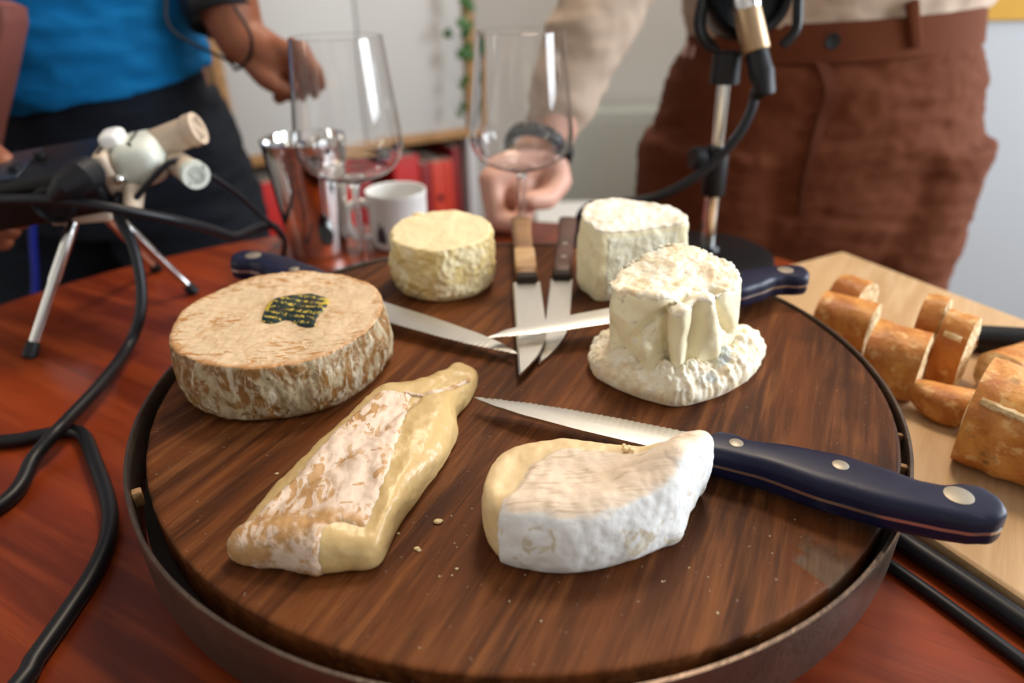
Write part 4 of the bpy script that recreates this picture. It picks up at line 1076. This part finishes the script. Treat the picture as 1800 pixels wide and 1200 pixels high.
# ------------------------------------------------------------------ shelf with red books
A = at(440, 290, .55); B = at(825, 237, .55); A.z = B.z = 0
sd = (B - A).normalized(); sn_ = Vector((sd.y, -sd.x, 0))          # sn_ faces the camera side
if sn_.y > 0: sn_ = -sn_
SL = (B - A).length
sh = empty('shelf_unit', A); tag(sh, 'white panelled shelf unit with oak edges behind the table, red books below', 'shelf')
SR = Matrix.Rotation(atan2(sd.y, sd.x), 3, 'Z')
def sb(name, mat, s0, s1, d0, d1, z0, z1, bev=.002):
    c = SR @ Vector(((s0 + s1) / 2, (d0 + d1) / 2, 0)); c.z = (z0 + z1) / 2
    return MB().box(c, (s1 - s0, d1 - d0, z1 - z0), SR, bev).build(name, mat, sh, True, 40)
PXS = (lambda px, py: None)
def s_of(px):                                                        # distance along the shelf under pixel column px at rail height
    best = None
    d = ray(px, 265); t_ = ((A - CAM).dot(Vector((sn_.x, sn_.y, 0)))) / (d.x * sn_.x + d.y * sn_.y); return ((CAM + d * t_) - A).dot(sd)
sm_ = s_of(652)
sb('oak_rail', M['trim_wood'], -.02, SL + .012, -.004, .30, .545, .572)
sb('side_panel', M['trim_wood'], -.042, -.018, -.004, .30, 0, 1.55)
sb('white_panel', M['panel'], -.018, sm_ - .002, .004, .022, .572, 1.55)
sb('white_panel', M['panel'], sm_ + .002, SL - .004, .004, .022, .572, 1.55)
sb('oak_post', M['trim_wood'], SL - .004, SL + .028, -.010, .06, .572, 1.55)
sb('lower_post', M['lilac'], SL - .008, SL + .022, -.004, .30, 0, .545)
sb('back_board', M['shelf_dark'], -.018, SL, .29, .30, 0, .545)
sb('shelf_board', M['trim_wood'], -.018, SL - .008, .0, .29, .16, .18)
sb('top_board', M['trim_wood'], -.042, SL + .028, -.004, .30, 1.55, 1.57)
def book(s0, wd, hh, dp, mat, label, hole=False):
    c = A + sd * (s0 + wd / 2); root = empty('book', (c.x, c.y, .1805)); root.rotation_euler = (0, 0, atan2(sd.y, sd.x))
    MB().box((0, .012 + dp / 2, hh / 2), (wd, dp, hh), None, .003).build('cover', mat, root, True, 40)
    MB().box((0, .014 + dp / 2, hh / 2 + .0008), (wd * .8, dp * .97, hh), None, .001).build('page_block', M['paper'], root, True, 40)
    if hole: MB().lathe([(.0001, 0), (.011, 0), (.011, .002), (.0001, .002)], (0, .0125, hh * .62), 20, Matrix.Rotation(pi / 2, 3, 'X')).build('finger_hole', M['black'], root)
    return tag(root, label, 'book', 'red volumes on the low shelf')
bs_ = [(-.010, .085, .315, 'red', 'wide red binder at the left end of the shelf beside the dark jeans', False),
       (.078, .042, .30, 'red_dark', 'dark red volume behind the steel tumbler', False), (.122, .045, .31, 'red', 'red volume seen between the tumbler and the left wine glass', False),
       (.170, .060, .30, 'red_dark', 'dark red volume behind the left wine glass stem', False), (.233, .045, .315, 'red', 'red volume behind the handle of the mug', False), (.280, .050, .325, 'red_dark', 'dark red volume straight behind the mug', False)]
for px0, px1, hh, mt_, lab, ho in ((692, 738, .330, 'red', 'tall red volume rising behind the right side of the mug', False), (741, 757, .300, 'red_dark', 'narrow dark red volume left of the orange red binder', False), (759, 785, .300, 'red_orange', 'orange red binder with a dark finger hole in its spine', True), (786, 797, .300, 'red_orange', 'narrow orange red volume next to the pale post', False), (798, 810, .335, 'red_dark', 'tall dark red volume against the right post of the shelf', False)):
    a_, b_ = s_of(px0), s_of(px1); bs_.append((a_, b_ - a_, hh, mt_, lab, ho))
for s0, wd, hh, mt_, lab, ho in bs_: book(s0, wd, hh, .20, M[mt_], lab, ho)

# ivy hanging by the oak post
iv = empty('hanging_ivy', aty(822, -40, 2.05)); tag(iv, 'ivy tendril hanging down the oak post of the shelf', 'plant'); I0 = Vector(iv.location)
ip = cr([aty(px, py, 2.04) - I0 for px, py in ((826, -60), (820, 0), (818, 60), (822, 110), (816, 150), (812, 205))], 50, False)
MB().tube(ip, .0022, 6).build('stem', M['leaf'], iv)
mb = MB(); rnd = random.Random(3)
for px, py, s in ((818, 0, .030), (826, 12, .024), (812, 40, .026), (820, 48, .028), (817, 60, .022), (787, 60, .022), (822, 88, .030), (813, 95, .028), (826, 98, .024), (818, 140, .022), (812, 150, .018), (814, 188, .02), (808, 200, .016), (824, -25, .03), (812, -30, .03)):
    c = aty(px, py, 2.03 + rnd.uniform(-.01, .01)) - I0; q = Matrix.Rotation(rnd.uniform(-1, 1), 3, 'Y') @ Matrix.Rotation(rnd.uniform(-.5, .5), 3, 'X')
    lob = [(0, -.5), (.35, -.55), (.5, -.2), (.75, .0), (.4, .2), (.3, .55), (0, .95), (-.3, .55), (-.4, .2), (-.75, 0), (-.5, -.2), (-.35, -.55)]
    f_ = [c + q @ Vector((a * s, 0, b * s)) for a, b in lob]; k_ = [p + q @ Vector((0, .0015, 0)) for p in f_]; cf = c + q @ Vector((0, -.004, 0))
    n = len(lob); mb.add(f_ + k_ + [cf], [[i, (i + 1) % n, 2 * n] for i in range(n)] + [[n + i for i in range(n)]] + [[i, (i + 1) % n, n + (i + 1) % n, n + i] for i in range(n)])
mb.build('leaves', M['leaf'], iv, False)

# low cabinet and poster against the back wall
L0 = aty(985, 201, 2.0); L1 = aty(1200, 201, 2.0)
L0 = aty(985, 200, 2.30); lc = empty('low_cabinet', (L0.x + .30, 2.39, 0)); tag(lc, 'pale grey green low cabinet against the wall behind the outstretched forearm', 'cabinet')
wl = .60
MB().box((0, .0, (L0.z + .08) / 2), (wl, .17, L0.z - .08), None, .004).build('cabinet_body', M['greygreen'], lc, True, 40)
MB().box((0, .0, .04), (wl - .04, .15, .08), None, .002).build('plinth', M['lilac'], lc, True, 40)
for sx in (-.25, .25): MB().box((sx * wl, -.088, (L0.z + .08) / 2), (wl * .47, .010, L0.z - .12), None, .003).build('door', M['greygreen'], lc, True, 40)
bx = aty(985, 356, 1.35); 
o = MB().box((0, 0, .29), (.16, .22, .58), None, .004).build('white_stool', M['panel'], None, True, 40); p_ = aty(985, 356, 1.52); o.location = (p_.x + .02, 1.42, 0)
o.data.transform(Matrix.Translation((0, 0, 0))); hz = p_.z
for v in o.data.vertices: v.co.z = v.co.z * (hz / .58)
o.location.z = 0.0; tag(o, 'plain white block seen low beside the fist, in front of the grey cabinet', 'stool')
y0 = aty(1719, 37, 1.45); 
o = MB().box((.15, 0, .20), (.30, .006, .40), None, .001).build('poster', M['yellow'], None, False); o.location = (y0.x, 1.456, y0.z); tag(o, 'mustard yellow poster on the white wall in the top right corner', 'poster')

# reddish brown chair at the left edge
ch = empty('chair', (-.70, .54, 0)); tag(ch, 'reddish brown leather chair whose rounded back corner shows at the left edge', 'chair')
tc = aty(22, 20, .70) - Vector(ch.location)
def slab(pts, th, nrm):
    n_ = Vector(nrm).normalized(); 
    rings = []
    c = sum(pts, Vector()) / len(pts)
    for k, s in ((-.5, .93), (-.42, .98), (-.25, 1), (.25, 1), (.42, .98), (.5, .93)): rings.append([c + (p - c) * s + n_ * th * k for p in pts])
    return MB().loft(rings)
E1 = Vector(ch.location); pe = [aty(32, 10, .72) - E1, aty(35, 40, .72) - E1, aty(15, 140, .72) - E1, aty(-3, 215, .72) - E1, aty(-30, 360, .72) - E1]
top_l = aty(-330, -30, .72) - E1; bot_l = aty(-330, 360, .72) - E1
slab(cr([pe[0], pe[1]], 4, False) + [pe[2], pe[3], pe[4], bot_l, top_l, aty(8, 0, .72) - E1], .035, (0, -1, .1)).build('backrest', M['leather'], ch, True, 40)
MB().box((-.0, .0, .44), (.40, .36, .06), None, .02).build('seat', M['leather'], ch)
for sx in (-1, 1):
    for sy in (-1, 1): MB().tube([(sx * .17, sy * .15, .42), (sx * .18, sy * .16, 0)], [.018, .013], 12).build('leg', M['handle_dark'], ch)
for sx in (-.06, .10): MB().tube([(sx - .02, .165, .42), (sx - .02, .18, .86)], .012, 10).build('back_post', M['handle_dark'], ch)

# ------------------------------------------------------------------ people
def foot(mb, p, d):
    p = Vector(p); d = Vector(d); mb.chain([(p + Vector((0, 0, .045)), .042), (p + d * .10 + Vector((0, 0, .032)), .034), (p + d * .17 + Vector((0, 0, .026)), .026)])
def head(mb, c, f):
    c = Vector(c); f = Vector(f).normalized(); s = f.cross(Vector((0, 0, 1)))
    mb.ball(c + Vector((0, 0, .03)), .092, 20, (.86, 1.0, 1.12)); mb.chain([(c - Vector((0, 0, .03)) + f * .02, .062), (c - Vector((0, 0, .085)) + f * .055, .034)])
    mb.chain([(c + f * .088 + Vector((0, 0, .03)), .010), (c + f * .108 - Vector((0, 0, .006)), .014)]); 
    for k in (-1, 1):
        mb.ball(c + s * .082 * k, .026, 10, (.5, .7, 1.15)); mb.ball(c + s * .034 * k + f * .080 + Vector((0, 0, .032)), .013, 10)
    mb.chain([(c + f * .088 - s * .022 - Vector((0, 0, .045)), .008), (c + f * .094 - Vector((0, 0, .045)), .009), (c + f * .088 + s * .022 - Vector((0, 0, .045)), .008)])

# --- person at the right: beige knit, rust brown trousers, fist on the table
PR = Vector((.405, .935, 0))
pr = MB(); W = PR
wr = aty(962, 250, .765); el = aty(1092, -75, .84); so = Vector((.235, .93, 1.36))
pr.chain([(W + Vector((0, 0, .90)), .125), (W + Vector((0, .01, 1.15)), .115), (W + Vector((-.01, .01, 1.33)), .11), (W + Vector((-.01, .0, 1.42)), .06), (W + Vector((-.01, -.01, 1.50)), .052)])
head(pr, W + Vector((-.01, -.02, 1.60)), (-.2, -1, -.15))
for k in (-1, 1):
    pr.chain([(W + Vector((.10 * k, 0, .88)), .085), (W + Vector((.105 * k, .005, .50)), .058), (W + Vector((.105 * k, .02, .36)), .052), (W + Vector((.105 * k, .02, .09)), .034)])
    pr.chain([(W + Vector((-.01, .01, 1.34)), .09), (W + Vector((.17 * k - .005, .0, 1.36)), .058)])
# left arm folded up across the chest
pr.chain([(W + Vector((.17, 0, 1.36)), .050), (W + Vector((.25, -.02, 1.14)), .042), (W + Vector((.10, -.17, 1.20)), .032), (W + Vector((.03, -.18, 1.22)), .026)])
for k in range(4): pr.chain([(W + Vector((.03, -.185, 1.245 - .017 * k)), .010), (W + Vector((-.02, -.18, 1.25 - .019 * k)), .009), (W + Vector((-.045, -.165, 1.248 - .019 * k)), .008)])
# right arm down to the fist
P = aty
pr.chain([(so, .055), (el, .043), (el.lerp(wr, .55), .037), (wr, .0255)])
kn = [P(862, 316, .715), P(866, 312, .737), P(872, 308, .757), P(880, 306, .775)]
pr.chain([(wr, .0255), (P(935, 285, .755), .027), (P(905, 305, .748), .026)]); 
for k in range(4): pr.chain([(P(940, 275, .750 + .006 * k), .020), (kn[k], .0135)])
pip = [P(872, 388, .700), P(872, 392, .724), P(876, 392, .747), P(882, 392, .768)]
dip = [P(912, 392, .697), P(910, 396, .722), P(910, 398, .745), P(912, 398, .765)]
tip = [P(922, 372, .712), P(924, 376, .735), P(924, 380, .756), P(924, 380, .772)]
for k in range(4):
    r = (.0112, .0116, .0110, .0094)[k]
    pr.chain([(kn[k], r * 1.15), (pip[k], r), (dip[k], r * .95), (tip[k], r * .85)])
pr.chain([(P(968, 280, .752), .019), (P(982, 318, .735), .0150), (P(962, 350, .712), .0118), (P(932, 352, .697), .0105), (P(922, 352, .694), .0085)])
pr.ball(P(915, 340, .738), .024, 16)
bR = union('person', pr, .0036, M['skin_pale'], None, 5); 
# shoes are clothing
recenter(bR, (PR.x, PR.y, 0)); tag(bR, 'person in beige knit and rust brown trousers leaning on a clenched fist', 'person')
# sweater
def ering(c, a, b, z, n=64, tilt=(0, 0), wob=0.0, seed=0, yaw=0.0):
    out = []
    for k in range(n):
        q = 2 * pi * k / n; x, y = a * cos(q), b * sin(q); 
        if wob: s = 1 + wob * noise.noise(Vector((cos(q) * 2.2, sin(q) * 2.2, seed + z * 9))); x *= s; y *= s
        x, y = x * cos(yaw) - y * sin(yaw), x * sin(yaw) + y * cos(yaw)
        out.append(Vector((c[0] + x, c[1] + y, z + tilt[0] * x + tilt[1] * y)))
    return out
sw = MB()
sw.loft([ering((W.x, W.y), .176, .128, .935, tilt=(.10, .05)), ering((W.x, W.y), .186, .134, .975, tilt=(.07, .03)), ering((W.x - .005, W.y), .19, .135, 1.10), ering((W.x - .01, W.y), .198, .132, 1.26), ering((W.x - .01, W.y), .18, .115, 1.36), ering((W.x - .01, W.y), .10, .085, 1.42), ering((W.x - .01, W.y), .075, .075, 1.44)])
cuff = P(976, 208, .776)
sw.chain([(so, .075), (el, .0535), (el.lerp(cuff, .55), .0455), (el.lerp(cuff, .93), .0345), (cuff, .030)], 24); sw.chain([(W + Vector((0, 0, 1.33)), .10), (so, .075)])
sw.chain([(W + Vector((0, 0, 1.33)), .10), (W + Vector((.17, 0, 1.36)), .074), (W + Vector((.25, -.02, 1.14)), .056), (W + Vector((.12, -.16, 1.20)), .043)])
s_ = union('sweater', sw, .005, M['beige_knit'], None, 4, [((20, 20, 45), .0045, False), (60, .0015, False)]); adopt(s_, bR); s_['label'] = 'beige knitted sweater'
# trousers
tr = MB()
wz = lambda x: 0
tr.loft([ering((W.x, W.y), .168, .132, .945, tilt=(.055, 0)), ering((W.x, W.y), .176, .134, .915, tilt=(.05, 0)), ering((W.x, W.y - .003), .196, .140, .87), ering((W.x, W.y - .003), .212, .146, .80), ering((W.x + .003, W.y), .218, .145, .74), ering((W.x + .003, W.y), .215, .138, .69), ering((W.x, W.y), .19, .12, .64)][::-1])
for k in (-1, 1):
    tr.loft([ering((W.x + .108 * k, W.y), .114, .138, .80), ering((W.x + .112 * k, W.y), .112, .130, .68), ering((W.x + .114 * k, W.y), .105, .115, .52), ering((W.x + .112 * k, W.y + .01), .095, .10, .34), ering((W.x + .11 * k, W.y + .01), .088, .092, .08)][::-1])
t_ = union('trousers', tr, .0055, M['rust'], None, 5, [((8, 8, 26), .0052, False), ((18, 18, 64), .0032, True), (70, .0010, False)]); adopt(t_, bR); t_['label'] = 'rust brown cotton trousers'
wb = MB(); r_o = [ering((W.x, W.y), .1715, .1355, .945, 90, (.055, 0)), ering((W.x, W.y), .1800, .1385, .905, 90, (.055, 0))]; r_i = [ering((W.x, W.y), .168, .132, .905, 90, (.055, 0)), ering((W.x, W.y), .162, .126, .945, 90, (.055, 0))]
wb.loft(r_o + r_i + [r_o[0]], False, False); wbo = wb.build('waistband', M['rust'], None); adopt(wbo, bR)
def front(x, z, lift=.004):             # a point on the trousers' front
    hit, loc, nn, i = t_.ray_cast(Vector((x, -1, z)) - Vector((PR.x, PR.y, 0)), Vector((0, 1, 0))); return (loc if hit else Vector((x - PR.x, -.14, z))) + Vector((0, -lift, 0))
bq = aty(1462, 72, .795); 
bt_ = MB().lathe([(.0001, -.002), (.0075, -.002), (.0085, 0), (.0075, .002), (.004, .0012), (.0001, .0012)], (0, 0, 0), 24, Matrix.Rotation(pi / 2, 3, 'X')); 
bo = bt_.build('button', M['black'], bR); bo.location = Vector((bq.x - PR.x, -.1425, bq.z))
fl = [(1452, 105), (1460, 130), (1462, 165), (1450, 210), (1432, 260), (1418, 310), (1408, 380)]
pth = []
for px, py in fl:
    q = aty(px, py, .79); pth.append(front(q.x, q.z, .001))
p2 = cr(pth, 40, False); mb = MB(); rings = []
for i, p in enumerate(p2):
    wd = .009 * (1 - i / 60); rings.append([p + Vector((-wd, .003, 0)), p + Vector((-wd * .8, -.0025, 0)), p + Vector((wd * .8, -.004, 0)), p + Vector((wd, .003, 0))])
mb.loft(rings).build('fly', M['rust_dark'], bR)
for px, py in ((1605, 42), (1300, 75)):
    q = aty(px, py, .80); hit, loc, nn, i = wbo.ray_cast(Vector((q.x - PR.x, -1, q.z)), Vector((0, 1, 0)))
    if hit: MB().box(loc + Vector((0, -.003, 0)), (.013, .008, .048), Matrix.Rotation(-.35 if px > 1500 else 0, 3, 'Y'), .003).build('belt_loop', M['rust'], bR)
for k in (-1, 1):
    sho = MB(); foot(sho, W + Vector((.11 * k, .0, 0)), Vector((.12 * k, -1, 0))); adopt(union('shoe', sho, .006, M['shoe'], None, 3), bR)
hr = MB().ball(W + Vector((-.01, 0, 1.655)), .104, 20, (.92, 1.0, 1.0)); ho_ = hr.build('hair', M['hair'], None); adopt(ho_, bR)
# bracelet of dark beads: worn, not part of the body
ad = (el - wr).normalized(); bcn = P(946, 262, .757); a1 = ad.orthogonal().normalized(); b1 = ad.cross(a1)
tl = Matrix.Rotation(radians(24), 3, ad.cross(Vector((0, 1, 0))).normalized())
brc = empty('bracelet', bcn); tag(brc, 'chunky dark bead bracelet round the wrist above the fist', 'bracelet')
for k in range(20):
    q = 2 * pi * k / 20; p = tl @ (a1 * cos(q) * .034 + b1 * sin(q) * .034)
    o = MB().box((0, 0, 0), (.0130, .0095, .015), (tl @ Matrix((a1 * cos(q) + b1 * sin(q), -a1 * sin(q) + b1 * cos(q), ad)).transposed()) @ Matrix.Rotation(pi / 2, 3, 'Z'), .0035).build('bead', M['black'], brc, True, 60); o.location = p

# --- person at the left: blue shirt, dark jeans
PL = Vector((-.575, .965, 0)); W = PL; pl = MB()
pl.chain([(W + Vector((0, 0, .90)), .12), (W + Vector((0, .01, 1.15)), .115), (W + Vector((0, .01, 1.33)), .11), (W + Vector((0, 0, 1.42)), .06), (W + Vector((.01, -.01, 1.50)), .054)])
head(pl, W + Vector((.01, -.02, 1.61)), (.4, -1, -.25))
for k in (-1, 1):
    pl.chain([(W + Vector((.09 * k, 0, .88)), .082), (W + Vector((.10 * k, -.005, .50)), .056), (W + Vector((.10 * k, .02, .36)), .050), (W + Vector((.10 * k, .02, .09)), .034)])
    pl.chain([(W + Vector((0, .01, 1.34)), .09), (W + Vector((.17 * k, .0, 1.36)), .058)])
wl_ = P(424, 70, .868); el_ = P(352, -150, .93); 
pl.chain([(W + Vector((.17, 0, 1.36)), .052), (el_, .044), (P(385, -30, .885), .040), (wl_, .0285)])
pl.chain([(wl_, .0285), (P(455, 88, .862), .027), (P(485, 102, .857), .024)])
for pts in (((490, 84), (528, 100), (552, 128), (560, 152)), ((494, 98), (528, 122), (545, 148), (549, 166)), ((488, 112), (514, 138), (526, 158), (520, 172)), ((476, 122), (496, 146), (502, 162), (490, 172))):
    yb = .850 + .014 * (pts[0][1] - 84) / 14
    pl.chain([(P(pts[0][0], pts[0][1], yb), .0125), (P(pts[1][0], pts[1][1], yb - .012), .0105), (P(pts[2][0], pts[2][1], yb - .016), .0098), (P(pts[3][0], pts[3][1], yb - .010), .0085)])
pl.chain([(P(446, 105, .855), .017), (P(466, 136, .840), .0130), (P(486, 150, .835), .0112), (P(500, 156, .836), .0092)])
# right arm reaching to steady the recorder
wq = Vector((-.550, .590, .875)); pl.chain([(W + Vector((-.17, 0, 1.36)), .052), (Vector((-.87, .67, 1.07)), .043), (wq, .029), (Vector((-.515, .580, .870)), .028), (Vector((-.485, .570, .866)), .025)])
for k, (px, py, yy) in enumerate(((20, 300, .545), (34, 388, .565), (18, 406, .580), (5, 425, .590))):
    e_ = P(px, py, yy); s0_ = Vector((-.478, .560 + .010 * k, .874 - .010 * k)); pl.chain([(s0_, .0125), (s0_.lerp(e_, .5) + Vector((0, -.004, .010 if k == 0 else -.010)), .0112), (e_, .0092)])
pl.chain([(Vector((-.50, .575, .880)), .016), (P(-25, 268, .56), .0125), (P(8, 290, .540), .0105)])
bL = union('person', pl, .0036, M['skin_tan'], None, 5); recenter(bL, (PL.x, PL.y, 0)); tag(bL, 'person in a bright blue shirt and dark jeans reaching past the left wine glass', 'person')
shm = MB(); YW = radians(-28)
shm.loft([ering((W.x, W.y), .205, .150, .872, 72, (.115, .10), .03, 2, YW), ering((W.x, W.y), .204, .150, .90, 72, (.10, .09), .03, 2, YW), ering((W.x, W.y), .200, .148, 1.0, 72, (.05, .04), .03, 2, YW), ering((W.x, W.y), .198, .14, 1.15, 72, (0, 0), .02, 2, YW), ering((W.x, W.y), .205, .135, 1.28, 72), ering((W.x, W.y), .18, .115, 1.37, 72), ering((W.x, W.y), .10, .085, 1.43, 72), ering((W.x, W.y), .076, .076, 1.45, 72)])
shm.chain([(W + Vector((0, 0, 1.33)), .10), (W + Vector((.17, 0, 1.36)), .080), (W + Vector((.17, 0, 1.36)).lerp(el_, .55), .068)], 24)
shm.chain([(W + Vector((0, 0, 1.33)), .10), (W + Vector((-.17, 0, 1.36)), .080), (Vector((-.80, .84, 1.22)), .066)], 24)
s2_ = union('shirt', shm, .005, M['blue_shirt'], None, 4, [((7, 7, 30), .0080, False), ((16, 16, 60), .0030, True)]); adopt(s2_, bL); s2_['label'] = 'bright blue cotton shirt'
jn = MB()
jn.loft([ering((W.x, W.y), .185, .125, .95, 64, (0, 0), 0, 0, YW), ering((W.x, W.y), .192, .132, .86, 64, (0, 0), 0, 0, YW), ering((W.x, W.y), .202, .137, .78, 64, (0, 0), 0, 0, YW), ering((W.x, W.y), .18, .12, .70, 64, (0, 0), 0, 0, YW)][::-1])
for k in (-1, 1):
    c = (W.x + .098 * k, W.y + (-.0) * k)
    jn.loft([ering(c, .082, .10, .86, 40), ering(c, .100, .118, .78, 40), ering((c[0] + .012 * k, c[1]), .108, .112, .68, 40), ering((c[0] + .012 * k, c[1]), .092, .10, .50, 40), ering((c[0] + .008 * k, c[1]), .082, .09, .30, 40), ering((c[0] + .005 * k, c[1]), .075, .085, .08, 40)][::-1])
j_ = union('jeans', jn, .0055, M['denim'], None, 5, [((10, 10, 28), .006, False), ((24, 24, 60), .0022, True)]); adopt(j_, bL); j_['label'] = 'dark blue denim jeans'
for k in (-1, 1):
    sho = MB(); foot(sho, W + Vector((.11 * k, .0, 0)), Vector((.35, -.9, 0))); adopt(union('shoe', sho, .006, M['shoe'], None, 3), bL)
hr = MB().ball(W + Vector((.01, 0, 1.665)), .104, 20, (.92, 1.0, 1.0)); ho_ = hr.build('hair', M['hair'], None); adopt(ho_, bL)
ax_ = (wl_ - el_).normalized(); wc_ = P(388, 14, .878)
wt = empty('wristband', wc_); tag(wt, 'broad black wristband on the forearm of the blue shirted person', 'wristband')
MQ = ax_.to_track_quat('Z', 'Y').to_matrix()
MB().lathe([(.0385, -.016), (.0420, -.014), (.0425, 0), (.0405, .014), (.0370, .016), (.0350, .012), (.0370, -.012)], (0, 0, 0), 40, MQ, False, False).build('band', M['black_soft'], wt, True, 60)
MB().box(MQ @ Vector((0, -.041, 0)) , (.030, .010, .028), MQ, .003).build('watch_case', M['black'], wt)
cable('earphone_cable', [P(412, 12, .84), P(440, 60, .83), P(438, 100, .835), P(415, 122, .85), P(398, 105, .86), P(300, 50, .83), P(296, -30, .84)], .0019, M['cable'], 'thin dark cable looped round the wrist of the blue shirted person')
